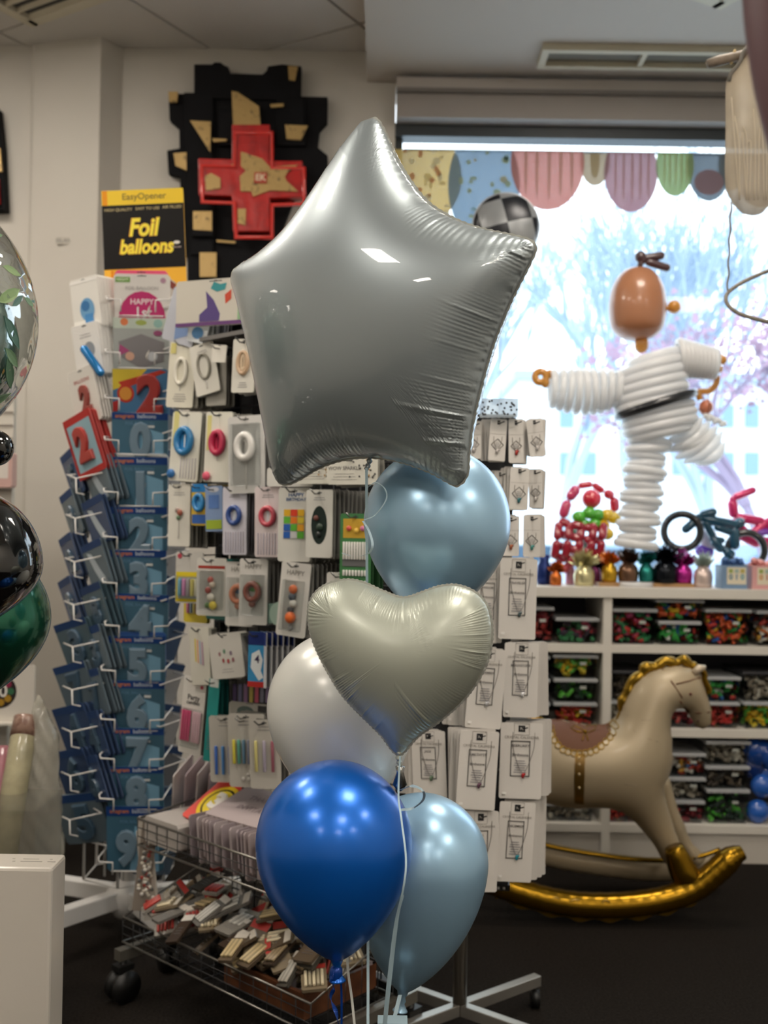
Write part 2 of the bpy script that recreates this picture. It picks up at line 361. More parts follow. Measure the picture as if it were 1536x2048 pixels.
tree(1270, 14, 7.0, 'a3b4c6', 'tall bare tree outside behind the karate balloon figure', 3); tree(1130, 18, 7.5, 'b0bfce', 'slender bare tree outside, left of the karate figure', 5)
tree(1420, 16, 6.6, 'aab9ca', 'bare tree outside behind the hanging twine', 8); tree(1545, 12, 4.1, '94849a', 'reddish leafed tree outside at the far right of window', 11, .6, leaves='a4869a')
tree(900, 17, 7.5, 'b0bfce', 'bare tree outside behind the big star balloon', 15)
random.seed(11)
# ---------------------------------------------------------------- printed balloon banner hanging in the window
DY = 4.66
ban = thing('window_banner', 'translucent printed banner of pastel balloons along the window top', 'banner', at(1100, 297, DY)); ztop = at(1000, 301, DY).z
def film(c): return mat(''.join('%02x' % int(int(c[i:i+2], 16) * .72 + 178 * .28) for i in (0, 2, 4)), .5, trans=.5, clear=.16)
MB().bb((WX0 + .04, DY + .004, ztop - .006), (2.8, DY + .006, ztop + .004), film('9aa6b4')).build('top_edge', ban)
def blob(cx, cy, rx, ry, col, Y, deco=None, name='balloon_print'):
    c = at(cx, cy, Y); k = Y / F; pts = []
    for i in range(48):
        a = 2 * PI * i / 48; x = c.x + rx * k * math.cos(a); z = c.z + ry * k * math.sin(a); pts.append((x, min(z, ztop)))
    m = MB().prism(pts, Y, Y + .0012, film(col)).build(name, ban)
    if deco:
        d = MB(); one = len(deco) > 15
        for (ox, oy, w, h, col2) in deco:
            q = [(c.x + (ox + w * math.cos(2 * PI * i / 14)) * k, min(c.z + (oy + h * math.sin(2 * PI * i / 14)) * k, ztop)) for i in range(14)]; d.prism(q, Y - .0015, Y - .0006, film(col2))
            if not one: d.build('print_detail', m); d = MB()
        if one: d.build('print_detail', m)['kind'] = 'stuff'
def dots(n, rx, ry, cols, s=(3, 8), sd=1):
    random.seed(sd); return [(ru(-rx, rx) * .8, ru(-ry, ry) * .8, ru(*s), ru(*s), random.choice(cols)) for _ in range(n)]
STR = lambda rx, ry, col: [(o * rx, 0, rx * .05, ry * (1 - abs(o) * .25) * .85, col) for o in (-.62, -.3, .05, .38, .7)]
blob(840, 355, 84, 96, 'e2c46c', DY + .003, dots(40, 70, 90, ['f0e2a0', 'e8ad70', 'f4f0d0'], sd=2)); blob(968, 370, 72, 118, '7fa3c0', DY + .0, dots(22, 60, 100, ['b8cfa8', '9fd0d8', 'c9c9a0'], sd=4))
blob(1095, 325, 74, 96, 'd7877f', DY - .003, STR(70, 92, 'e9b9ae')); blob(1190, 322, 30, 50, 'b5a07f', DY + .006, [(0, 5, 10, 40, 'cbbd92')]); blob(1262, 345, 54, 80, 'b07f92', DY + .0, STR(50, 74, 'd6a9b4'))
blob(1350, 330, 38, 63, '8fae6a', DY - .004, STR(34, 55, 'c3d08c')); blob(1418, 335, 44, 68, '62788c', DY + .004, [(0, -30, 30, 26, 'a07f8c')]); blob(1462, 330, 26, 52, 'c79a5e', DY + .009)
blob(1520, 340, 50, 75, '9a86b0', DY + .012, STR(44, 64, 'c6b8d6')); blob(1600, 340, 46, 80, 'd98c8c', DY + .002); blob(1680, 340, 50, 70, 'e2c46c', DY + .007); blob(1770, 345, 55, 85, '7fa3c0', DY + .001)

# ---------------------------------------------------------------- wall relief (black card panels, red cross, gilt patches)
AY = 4.685; BK = mat('121214', .8, spec=.15, noise=(8, '18181b', .3, .7, .2)); RED = mat('c01f1c', .3, coat=.6, noise=(14, '8c1414', .45, .75, .4)); REDL = mat('d8302a', .25, coat=.8)
GOLD = mat('b89a62', .45, .35, noise=(34, '5a4c34', .58, .72, .3))
def pz(P, Y): return [(q.x, q.z) for q in (at(x, y, Y) for x, y in P)]
rel = thing('wall_relief', 'black layered card wall artwork with red cross and gold patches', 'artwork', at(500, 330, 4.69))
for P, dy in (([(392, 138), (428, 138), (432, 134), (444, 134), (452, 140), (460, 143), (464, 156), (528, 158), (536, 150), (538, 142), (566, 138), (604, 142), (603, 195), (602, 210), (392, 205)], .03),
              ([(340, 193), (656, 200), (655, 250), (640, 266), (636, 300), (656, 316), (657, 380), (590, 400), (545, 520), (365, 515), (363, 358), (340, 353), (337, 306), (362, 302), (361, 262), (342, 246)], .015),
              ([(372, 195), (430, 196), (430, 516), (385, 516)], .035), ([(442, 230), (470, 232), (470, 300), (440, 300)], .04), ([(555, 205), (610, 206), (612, 300), (556, 300)], .04), ([(390, 430), (432, 430), (432, 482), (390, 482)], .06), ([(378, 515), (560, 515), (540, 590), (378, 588)], .02)):
    MB().prism(pz(P, AY), AY - dy - .02, AY - dy + .02, BK).build('black_panel', rel, bevel=.003)
cross = [(470, 266), (544, 266), (544, 337), (608, 337), (608, 408), (544, 410), (544, 475), (472, 475), (470, 406), (405, 404), (404, 332), (470, 334)]
c = MB().prism(pz(cross, AY), AY - .10, AY - .05, RED).build('red_cross', rel, bevel=.004)
rim = MB(); cp = [at(x, y, AY - .10) for x, y in cross]; rim.tube(cp, .012, REDL, 8, True); ci = [at(x + (10 if x < 507 else -10), y + (10 if y < 370 else -10), AY - .10) for x, y in cross]; rim.build('raised_rim', c)
for P, dy in (([(468, 196), (480, 198), (522, 226), (525, 266), (471, 266)], .075), ([(386, 254), (427, 256), (426, 316)], .075), ([(573, 262), (618, 264), (604, 292), (576, 290)], .075), ([(342, 194), (361, 194), (359, 214), (344, 215)], .06), ([(352, 316), (378, 314), (378, 350), (356, 340)], .06),
              ([(393, 434), (430, 434), (430, 472), (393, 470)], .085), ([(404, 512), (437, 512), (437, 560), (404, 560)], .06), ([(578, 142), (598, 144), (592, 172), (580, 170)], .055), ([(430, 289), (458, 290), (458, 294), (432, 296)], .075), ([(544, 222), (570, 220), (570, 226), (545, 228)], .075), ([(437, 487), (475, 490), (474, 494), (438, 491)], .06),
              ([(488, 320), (530, 334), (545, 350), (600, 346), (578, 362), (574, 370), (578, 378), (600, 398), (545, 396), (512, 408), (508, 398), (488, 398), (486, 368), (498, 358), (488, 348)], .107), ([(418, 368), (430, 362), (448, 372), (448, 392), (420, 396)], .107), ([(482, 432), (498, 432), (497, 464), (482, 460)], .107), ([(470, 345), (474, 345), (474, 352), (470, 352)], .107)):
    MB().prism(pz(P, AY), AY - dy, AY - dy + .012, GOLD).build('gold_patch', rel)
q = at(527, 372, AY); MB().bb((q.x - .028, AY - .112, q.z - .024), (q.x + .028, AY - .108, q.z + .024), mat('b5402c', .5)).text('EK', q.x, q.z, .04, AY - .1125, mat('e0d0b0', .5), bold=.03).build('emblem', rel)
rel2 = thing('wall_relief', 'second black and red card artwork cut off at left edge', 'artwork', at(-30, 330, 4.69))
MB().prism(pz([(-120, 225), (4, 223), (12, 300), (18, 426), (-120, 432)], AY - .0), AY - .05, AY + .014, BK).build('black_panel', rel2, bevel=.003)
MB().prism(pz([(-80, 368), (8, 366), (10, 416), (-80, 420)], AY), AY - .08, AY - .05, RED).build('red_cross', rel2); MB().prism(pz([(-14, 308), (10, 306), (14, 352), (-10, 356)], AY), AY - .065, AY - .05, GOLD).build('gold_patch', rel2)
# ---------------------------------------------------------------- balloon bunch
def foil(col, rough=.16, metal=.75, **k): return mat(col, rough, metal, coat=.4, **k)
STAR = mat('98a2a6', .38, .55, coat=1.0, coat_rough=.02); HEART = mat('b0b5a8', .40, .35, coat=.35, coat_rough=.2); SEAM = mat('b4b6b0', .4, .4)
def foil_balloon(name, label, outline_px, centre_px, p0, n, half, mtl, wr, seed=1, M=720, rings=70, res=130, tail=None, strength=None, group=None):
    n = Vector(n).normalized(); ex = Vector((-n.y, n.x, 0)) * 1.0
    ex = Vector((0, 0, 1)).cross(n) * -1 if False else Vector((-n.y, n.x, 0)).normalized(); ez = ex.cross(n) * 1.0
    if ez.z < 0: ez = -ez
    p0 = Vector(p0)
    pts = [(onp(x, y, p0, n) - p0) for x, y in outline_px]; pts = [(p.dot(ex), p.dot(ez)) for p in pts]
    out = smooth_closed(pts, M); c = onp(*centre_px, p0, n) - p0; c = (c.dot(ex), c.dot(ez))
    inf = Inflate(out, half, res, .55); random.seed(seed)
    s1 = [ru(0, 6.28) for _ in range(8)]; phi = 0; vs = []; fr = []
    amp = []; ph = []
    for j in range(M):                                  # creases run square to the seam
        a = 2 * PI * j / M; fr_ = 1 + .30 * math.sin(3 * a + s1[0]) + .2 * math.sin(7 * a + s1[1]); phi += fr_ * wr[1] * 2 * PI / M; ph.append(phi)
        amp.append(max(0, .55 + .45 * math.sin(5 * a + s1[2]) + .35 * math.sin(13 * a + s1[3])) * (strength(a) if strength else 1))
    O = np.array(out); PH = np.array(ph); AM = np.array(amp); wrk = {}
    for i in range(rings + 1):
        t = 1 - (1 - i / rings) ** 1.6; Q = np.array(c) + t * (O - np.array(c)); D2 = ((Q[:, None, :] - O[None, :, :]) ** 2).sum(2); k = D2.argmin(1); ds = np.sqrt(D2[np.arange(M), k]); A_ = AM[k]; wd = wr[2] * (1 + .9 * (A_ > 1.2))
        cr = np.abs(np.sin(PH[k] / 2)) - .6 + 1.3 * np.maximum(0, np.sin(PH[k] * .11 + s1[4])) ** 14
        wrk[i] = A_ * wr[0] * np.minimum(ds / .006, 1) * np.exp(-(ds / wd) ** 2) * cr
    for side in (-1, 1):
        base = len(vs)
        for i in range(rings + 1):
            t = 1 - (1 - i / rings) ** 1.6
            for j in range(M):
                x = c[0] + t * (out[j][0] - c[0]); z = c[1] + t * (out[j][1] - c[1]); h = inf.H(x, z) if i < rings else 0; w = 1 - t
                d = float(wrk[i][j])
                if i == rings: x += .0; d = 0
                q = p0 + ex * x + ez * z + n * ((h + d) * (-side)); vs.append(q)
        for i in range(rings):
            for j in range(M):
                a = base + i * M + j; b = base + i * M + (j + 1) % M; f = (a, b, b + M, a + M); fr.append(f if side == -1 else f[::-1])
    g = thing(name, label, 'balloon', p0, group); MB().add(vs, fr, mtl, True).build('foil_body', g)
    sm = MB(); a_ = []; b_ = []
    for j in range(M):                                  # crimped flat seam
        e = .0036 + .0006 * math.sin(j * .9); d = Vector((out[j][0] - out[j - 3][0], out[j][1] - out[j - 3][1])); d.normalize()
        nx, nz = d.y, -d.x
        if nx * (out[j][0] - c[0]) + nz * (out[j][1] - c[1]) < 0: nx, nz = -nx, -nz
        w = .0004 * math.sin(j * .5)
        a_.append(p0 + ex * (out[j][0] - nx * .002) + ez * (out[j][1] - nz * .002)); b_.append(p0 + ex * (out[j][0] + nx * e) + ez * (out[j][1] + nz * e) + n * w)
    sm.add(a_ + b_, [(j, (j + 1) % M, M + (j + 1) % M, M + j) for j in range(M)], SEAM, True); sm.build('seam', g)
    if tail:
        P = [onp(x, y, p0, n) for x, y in tail]; t = MB().tube(spline(P, 5), [.012 + .004 * math.sin(i * 1.9) for i in range((len(P) - 1) * 5 + 1)], mtl, 10, flat=.35); t.build('filling_tail', g)
    return g
star_px = [(735, 243), (752, 239), (768, 262), (800, 330), (850, 400), (905, 437), (960, 458), (1025, 472), (1060, 482), (1070, 496), (1062, 520), (1022, 600), (985, 690), (962, 770), (944, 850), (937, 910), (933, 950), (915, 970), (895, 962), (860, 943), (800, 922), (745, 914), (690, 918), (640, 934), (595, 960), (568, 968), (552, 952), (545, 905), (537, 840), (525, 770), (508, 690), (488, 620), (470, 575), (466, 548), (482, 532), (530, 505), (580, 465), (625, 405), (672, 325), (716, 256)]
nS = Vector((-.50, -.86, -.06)).normalized()
foil_balloon('star_balloon', 'large satin silver star foil balloon on top of the bunch', star_px, (752, 640), at(752, 640, 1.80), nS, .125, STAR, (.0015, 300, .045), 3, M=1100, rings=80, strength=lambda a: 2.3 if .20 < a / 2 / PI < .44 else (.25 if a / 2 / PI > .66 else (.7 if a / 2 / PI < .2 else 1.1)), tail=[(742, 905), (738, 925), (733, 938)])
heart_px = [(800, 1196), (822, 1194), (850, 1184), (880, 1174), (915, 1172), (950, 1186), (974, 1214), (983, 1262), (976, 1315), (955, 1360), (925, 1400), (880, 1440), (835, 1472), (810, 1500), (798, 1508), (786, 1500), (762, 1468), (722, 1428), (685, 1388), (650, 1330), (628, 1282), (618, 1236), (624, 1198), (650, 1172), (690, 1161), (725, 1166), (762, 1182)]
foil_balloon('heart_balloon', 'matte sage grey heart foil balloon below the star', heart_px, (800, 1300), at(800, 1320, 1.72), Vector((-.16, -.98, .02)), .088, HEART, (.0020, 210, .030), 9, M=900, rings=64, tail=[(798, 1500), (797, 1518), (800, 1530)])
q = at(783, 1474, 1.70)
def latex(name, label, top, bot, cx0, cx1, w, Y, mtl, group=None, knot=None, wid=None):
    """teardrop balloon from pixel top y, bottom y, axis x at top and bottom, width in px"""
    a = at(cx0, top, Y); b = at(cx1, bot, Y); ax = (a - b).normalized(); L = (a - b).length; R = w / 2 * Y / F / .985; Lu = R * 1.03; Ll = L - Lu; c = a - ax * Lu
    prof = []
    for i in range(25): q = PI / 2 * i / 24; prof.append((max(R * math.sin(q), 1e-4), Lu * math.cos(q)))
    for i in range(1, 40): t = i / 39; prof.append((max(R * (1 - t ** 1.95) ** .82, .009), -Ll * t))
    rot = Vector((0, 0, 1)).rotation_difference(ax).to_matrix(); g = thing(name, label, 'balloon', c, group)
    MB().lathe(prof, mtl, c, 64, rot).build('latex_body', g)
    MB().lathe([(.009, -Ll), (.006, -Ll - .006), (.008, -Ll - .012), (.006, -Ll - .017), (.012, -Ll - .028), (.014, -Ll - .030), (.005, -Ll - .026)], knot or mtl, c, 16, rot).build('knot', g)
    return g, c - ax * Ll
def pearl(col, rough=.26, metal=.55, key=None): return mat(col, rough, metal, coat=.35, coat_rough=.16)
BLUE = pearl('0c66cc', .32, .5); LBLUE = pearl('9fc6e2', .33, .5); PWHITE = pearl('e4e5e0', .34, .1)
latex('latex_balloon', 'pearl white latex balloon behind the heart, left side', 1262, 1640, 672, 700, 292, 1.98, PWHITE)
latex('latex_balloon', 'upper pearl light blue latex balloon directly under the star', 895, 1245, 884, 860, 288, 1.93, LBLUE)
latex('latex_balloon', 'lower pearl light blue latex balloon behind the royal blue one', 1590, 1988, 862, 805, 262, 1.86, LBLUE)
gb, bk = latex('latex_balloon', 'shiny royal blue latex balloon lowest and nearest in the bunch', 1523, 1924, 664, 674, 306, 1.70, BLUE)
RIB = mat('a9c3cf', .3, .1, sheen=.2); RIBW = mat('c9cac4', .35); RIBB = mat('0d3f96', .25, .3)
def ribbon(label, P, w, m, n=10, name='ribbon', twist=0):
    pts = spline([at(x, y, Y) for x, y, Y in P], n); mb = MB(); vs = []; fs = []
    for i, p in enumerate(pts):
        a = twist * i; s = Vector((math.cos(a), math.sin(a), 0)) * w / 2; nn = Vector((-math.sin(a), math.cos(a), 0)) * .0002
        t = (pts[min(i + 1, len(pts) - 1)] - pts[max(i - 1, 0)]).normalized()
        if abs(t.x) > .7: s = Vector((0, .4, .9)) * w / 2
        vs += [p - s - nn, p + s - nn, p + s + nn, p - s + nn]
    for i in range(len(pts) - 1):
        for k in range(4): a = i * 4 + k; b = i * 4 + (k + 1) % 4; fs.append((a, b, b + 4, a + 4))
    fs += [(3, 2, 1, 0), tuple(len(vs) - 4 + k for k in range(4))]
    o = mb.add(vs, fs, m).build(name); tag(o, label, 'ribbon')
    return o
ribbon('pale blue ribbon hanging straight down from the star balloon', [(733, 936, 1.80), (734, 1200, 1.86), (735, 1600, 1.90), (736, 1900, 1.80), (736, 2080, 1.74)], .0048, RIB)
ribbon('pale ribbon of the heart balloon running down beside the blue balloon', [(800, 1512, 1.70), (797, 1590, 1.66), (803, 1640, 1.62), (812, 1720, 1.59), (806, 1780, 1.58), (790, 1850, 1.60), (776, 1960, 1.62), (764, 2080, 1.64)], .0030, RIB)
ribbon('second pale ribbon slanting down in front of lower light blue balloon', [(806, 1790, 1.63), (796, 1830, 1.64), (784, 1930, 1.66), (770, 2060, 1.68)], .0042, RIB)
ribbon('off white ribbon hanging under the white latex balloon', [(690, 1600, 2.02), (694, 1800, 1.92), (695, 1925, 1.85), (704, 2000, 1.82), (712, 2080, 1.80)], .0044, RIBW)
ribbon('short pale ribbon under the lower light blue balloon', [(800, 1990, 1.84), (788, 2040, 1.82), (780, 2080, 1.80)], .007, RIB)
ribbon('curly blue ribbon knotted under the royal blue balloon', [(674, 1930, 1.70), (664, 1955, 1.69), (668, 1975, 1.70), (662, 1996, 1.71), (672, 2024, 1.70), (682, 2070, 1.70)], .007, RIBB, twist=.25)
ribbon('narrow straight blue ribbon under the royal blue balloon', [(680, 1934, 1.71), (683, 1990, 1.72), (683, 2070, 1.72)], .0035, RIBB)
ribbon('curled pale blue ribbon looping under the heart balloon tail', [(800, 1580, 1.66), (825, 1572, 1.64), (846, 1582, 1.63), (846, 1600, 1.65), (826, 1616, 1.67), (802, 1620, 1.66)], .004, RIB)
ribbon('curled pale blue ribbon looping across the upper light blue balloon', [(726, 1042, 1.78), (738, 1062, 1.74), (745, 1090, 1.72), (735, 1108, 1.73), (705, 1112, 1.76), (684, 1106, 1.8)], .004, RIB)
ribbon('thin pale blue ribbon curl between star and upper blue balloon', [(735, 975, 1.79), (752, 965, 1.78), (770, 978, 1.77), (772, 1000, 1.77), (750, 1030, 1.77), (728, 1040, 1.78)], .0022, RIB)
o = MB().cap(bk + Vector((0, 0, -.004)), bk + Vector((-.003, 0, -.034)), .011, RIBB, 10).build('ribbon_bow'); tag(o, 'gathered blue ribbon bow at neck of the royal blue balloon', 'bow')
o = MB().lathe([(.0, .012), (.008, .01), (.006, 0), (.012, -.02), (.004, -.03)], CHROME, at(800, 1545, 1.71), 10).build('ribbon_clip'); tag(o, 'small shiny clear clip on the heart balloon tail', 'clip')
o = MB().box(at(785, 2046, 1.75), (.05, .03, .012), mat('9fb6c0', .4)).build('ribbon_bundle'); tag(o, 'flat pale ribbon knot joining the ribbons at bottom edge', 'ribbon')

# ---------------------------------------------------------------- left edge balloons, near white box
latex('latex_balloon', 'large glossy black latex balloon at the left edge', 975, 1265, -78, -70, 300, 1.66, mat('050506', .08, 0, coat=1))
latex('latex_balloon', 'metallic green latex balloon under the black one, left edge', 1092, 1400, -55, -40, 282, 1.97, mat('1f6b52', .2, .8, coat=.6))
c = at(-10, 896, 1.75); o = MB().ell(c, .031, mat('050506', .08, 0, coat=1), 16).build('latex_balloon'); tag(o, 'tiny round black balloon between bubble and large black balloon', 'balloon')
bub = thing('bubble_balloon', 'big clear bubble balloon printed with green leaves, left edge', 'balloon', at(-225, 632, 1.85))
c = at(-225, 632, 1.85); R = 288 * 1.85 / F; MB().ell(c, R, mat('f0f4f2', .03, key='bubble', film=.32, wr=3), 40).build('clear_skin', bub)
random.seed(4)
for k in range(46):                                     # printed leaves on the skin
    a = ru(-.15, 1.35) - PI / 2 + .2; b = ru(-.75, .75); d = Vector((math.cos(a) * math.cos(b), math.sin(a) * math.cos(b), math.sin(b))); e = Vector((-math.sin(a), math.cos(a), ru(-1, 1))).normalized(); e = (e - d * e.dot(d)).normalized(); f = d.cross(e); Lh = ru(.018, .04); Wd = Lh * .28
    pts = [c + (d + (e * u * Lh + f * v * Wd) / R).normalized() * (R + .0006) for u, v in ((-1, 0), (-.5, .8), (0, 1), (.5, .7), (1, 0), (.5, -.7), (0, -1), (-.5, -.8))]
    m = MB(); m.slabp(pts, d * .0006, mat(random.choice(['54765a', '6f8f6c', '46695a', '7f9a62']), .5)); m.build('leaf_print', bub)
o = MB().ell(at(-120, 690, 1.85), (.135, .13, .155), mat('4d7265', .25, .3, coat=.7), 28).build('latex_balloon'); tag(o, 'dusty green latex balloon inside the clear bubble balloon', 'balloon')
# white slim box
WB2 = mat('cfc9bf', .38, coat=.2); y0, y1 = 1.90, 1.985; zt_ = at(50, 1736, y0).z; xr = at(104, 1736, y0).x
bx = MB().bb((xr - .55, y0, 0), (xr, y1, zt_), WB2).build('display_plinth', bevel=.006); tag(bx, 'slim white box plinth standing at the bottom left', 'plinth')
m = MB()
for i, (x0, x1) in enumerate(((-.20, -.12), (-.085, -.080), (-.07, -.03), (-.02, -.005))):
    m.bb((xr + x0, y0 + .035, zt_), (xr + x1, y0 + .038, zt_ + .0006), mat('a09c94', .5)).bb((xr + x0, y0 + .05, zt_), (xr + x1 - .01, y0 + .0515, zt_ + .0006), mat('a09c94', .5))
m.build('fine_print', bx)
# maroon balloon at the top right edge, close to the lens
latex('latex_balloon', 'blurred maroon balloon close to the lens, upper right edge', -330, 520, 1660, 1640, 330, .85, mat('5a343c', .5, 0))
# ---------------------------------------------------------------- hanging / boxed goods
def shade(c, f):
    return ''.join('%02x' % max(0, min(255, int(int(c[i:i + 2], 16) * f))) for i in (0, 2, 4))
def goods(name, label, cat, w, h, t, col, deco=(), M=None, group=None, hole=True, rough=.45, top0=True, world_y=0):
    """flat pack: local x right, z up, front at -y; origin at the top edge's centre"""
    m = MB(); c = (.003 if name == 'necklace_card' else .05 * w) if w < .2 else .006; W = w / 2; body = mat(col, rough)
    pts = [(-W + c, 0), (W - c, 0), (W, -c), (W, -h + c), (W - c, -h), (-W + c, -h), (-W, -h + c), (-W, -c)]
    m.prism(pts, -t / 2, t / 2, body); o = m.build(name, M=M); tag(o, label, cat, group)
    pr = MB(); lay = 0
    if hole:
        pr.box((0, -t / 2 - .0002, -.045 * h), (.16 * w, .0006, .012 * h + .001), PRINT).prism([(-.03 * w, -.02 * h - .002), (.03 * w, -.02 * h - .002), (0, -.0 * h - .003)], -t / 2 - .0006, -t / 2 - .0001, PRINT)
    for d in deco:
        k = d[0]; lay += 1; y = -t / 2 - .0003 * lay
        if k == 'r': pr.box((d[1] * w, y, d[2] * h), (d[3] * w, .0006, d[4] * h), mat(d[5], .5, spec=.2))
        elif k == 'd':
            n = 24; pr.prism([(d[1] * w + d[3] * w * math.cos(2 * PI * i / n), d[2] * h + d[4] * h * math.sin(2 * PI * i / n)) for i in range(n)], y - .0003, y + .0003, mat(d[5], .5, spec=.2))
        elif k == 'p': pr.prism([(a * w, b * h) for a, b in d[2]], y - .0003, y + .0003, mat(d[1], .5, spec=.2))
        elif k == 't': pr.text(d[1], d[2] * w, d[3] * h, d[4] * w, y - .0004, mat(d[5], .5), bold=.015, shear=d[6] if len(d) > 6 else 0)
        elif k == 'l':                                  # lines of fine print
            for i in range(d[3]): pr.box((d[1] * w, y, d[2] * h - i * d[5] * h), (d[4] * w * (.75 + .25 * ((i * 7) % 3) / 2), .0005, .008 * h), mat('77757a', .6))
        elif k == 'frame':
            x, z, a, b, e, cc = d[1:]; mm = mat(cc, .5)
            for sx in (-1, 1): pr.box(((x + sx * a / 2) * w, y, z * h), (e * w, .0006, b * h + e * w), mm)
            for sz in (-1, 1): pr.box((x * w, y, (z + sz * b / 2) * h), (a * w + e * w, .0006, e * w), mm)
        elif k == 'dia':
            x, z, a, cc = d[1:]; P = [(x * w, z * h + a * w), (x * w + a * w, z * h), (x * w, z * h - a * w), (x * w - a * w, z * h)]
            for i in range(4):
                q = P[i]; r = P[(i + 1) % 4]; pr.tube([(q[0], y, q[1]), (r[0], y, r[1])], .0007, mat(cc, .5), 4)
        elif k == 'n':                                  # chunky solid figure (candle or embossed)
            b = MB().text(d[1], d[2] * w, d[3] * h, d[4] * w, -t / 2 - d[6], mat(d[5], .35, coat=.3), sx=d[7] if len(d) > 7 else 1, bold=.035, depth=.03, bevel=.03); b.build('number_shape', o, world=False)
        elif k == 'o':
            x, z, a, b, r, cc = d[1:]; MB().ring((x * w, -t / 2 - r * .7, z * h), (0, 1, 0), a * w, r, mat(cc, .3, coat=.4), 26, 8, b * h, (1, 0, 0)).build('candle', o, world=False)
        elif k == 'pick': MB().cap((d[1] * w, -t / 2 - .002, d[2] * h), (d[1] * w, -t / 2 - .002, d[3] * h), .0016, mat('c9c6c0', .4), 6).build('pick', o, world=False)
        elif k == 'sticks':                             # row of candles: x0,x1,z0,z1,n,r,cols
            x0, x1, z0, z1, n, r, cols = d[1:]
            for i in range(n):
                xx = (x0 + (x1 - x0) * (i + .5) / n) * w; MB().cap((xx, -t / 2 - r, z0 * h), (xx, -t / 2 - r, z1 * h), r, mat(cols[i % len(cols)], .35), 8, e=.4).build('candle', o, world=False)
        elif k == 'ball': MB().ell((d[1] * w, -t / 2 - d[3] * w * .5, d[2] * h), (d[3] * w, d[3] * w * .6, d[3] * w), mat(d[4], .35), 8).build('bead', o, world=False)
        elif k == 'blister':
            x, z, a, b, e = d[1:]; MB().box((x * w, -t / 2 - e / 2, z * h), (a * w, e, b * h), mat('f6f8f8', .05, key='blis', film=.22)).build('blister', o, world=False, bevel=.002)
        elif k == 'chain':
            x, z0, a, z1, cc, pc = d[1:]; P = spline([((x - a) * w, -t / 2 - .0015, z0 * h), ((x - a * .9) * w, -t / 2 - .002, (z0 * .55 + z1 * .45) * h), (x * w, -t / 2 - .002, z1 * h), ((x + a * .9) * w, -t / 2 - .002, (z0 * .55 + z1 * .45) * h), ((x + a) * w, -t / 2 - .0015, z0 * h)], 4)
            MB().tube(P, .0007, mat(cc, .4, .6), 5).build('chain', o, world=False); p = (x * w, -t / 2 - .004, z1 * h - .006)
            MB().ell(p, (.004, .003, .007), mat(pc, .2, .3), 6).ell((p[0] + .004, p[1], p[2] + .004), .003, mat(pc, .2, .3), 5).build('pendant', o, world=False)
    if pr.v: pr.build('print', o, world=False)
    return o
def stack(src, n, step, label, group, jit=0, plain=True):
    """n more packs behind src"""
    M0 = MW[src.name]; base = src
    for i in range(1, n + 1):
        c = src.copy(); SC.collection.objects.link(c); M = Matrix.Translation(Vector(step) * i) @ M0 @ Matrix.Rotation(ru(-jit, jit), 4, 'Z'); c.matrix_basis = M; MW[c.name] = M; c['label'] = label; c['group'] = group

# ---------------------------------------------------------------- white spinner rack
SX, SY = at(256, 1868, 3.46).x, 3.46; AP = .155
sp = thing('spinner_rack', 'tall white wire spinner rack on a five-armed castor foot', 'rack', (SX, SY, 0)); spz0, spz1 = .20, at(256, 612, 3.46).z
MB().tube([(SX, SY, .08), (SX, SY, spz0 + .15)], .028, WIREW, 16).build('pole', sp)
MB().lathe([(.0, .03), (.045, .03), (.06, .06), (.075, .11), (.05, .135), (.03, .15)], WIREW, (SX, SY, .03), 20).build('hub', sp)
for k in range(5):
    a = math.radians(232 + 72 * k); d = Vector((math.cos(a), math.sin(a), 0)); R3 = Matrix.Rotation(a, 3, 'Z'); L = .34
    leg = MB().box(Vector((SX, SY, .125)) + d * (L / 2 + .03), (L, .045, .055), WIREW, R3).build('leg', sp, bevel=.004)
    e = Vector((SX, SY, 0)) + d * (L + .0); cm = MB(); tn = Vector((-d.y, d.x, 0))
    for s in (-1, 1): cm.tube([e + Vector((0, 0, .034)) + tn * (.007 * s), e + Vector((0, 0, .034)) + tn * (.024 * s)], .034, BLACK, 16)
    cm.tube([e + Vector((0, 0, .03)), e + Vector((0, 0, .10))], .010, BLACK, 8).box(e + Vector((0, 0, .072)), (.04, .04, .02), BLACK, R3); cm.build('castor', leg)
cage = MB()
for k in range(6):
    a = math.radians(30 + 60 * k); d = Vector((math.cos(a), math.sin(a), 0)) * .150; cage.tube([Vector((SX, SY, spz0)) + d, Vector((SX, SY, spz1 + .02)) + d], .0045, WIREW, 6)
    cage.tube([Vector((SX, SY, spz0)) + d * .55, Vector((SX, SY, spz1 - .05)) + d * .55], .0035, WIREW, 6)
nz = 15
for k in range(nz + 1):
    z = spz0 + (spz1 - spz0) * k / nz; cage.ring((SX, SY, z), (0, 0, 1), .150, .003, WIREW, 6, 5, side=(math.cos(PI / 6), math.sin(PI / 6), 0))
cage.build('cage', sp)
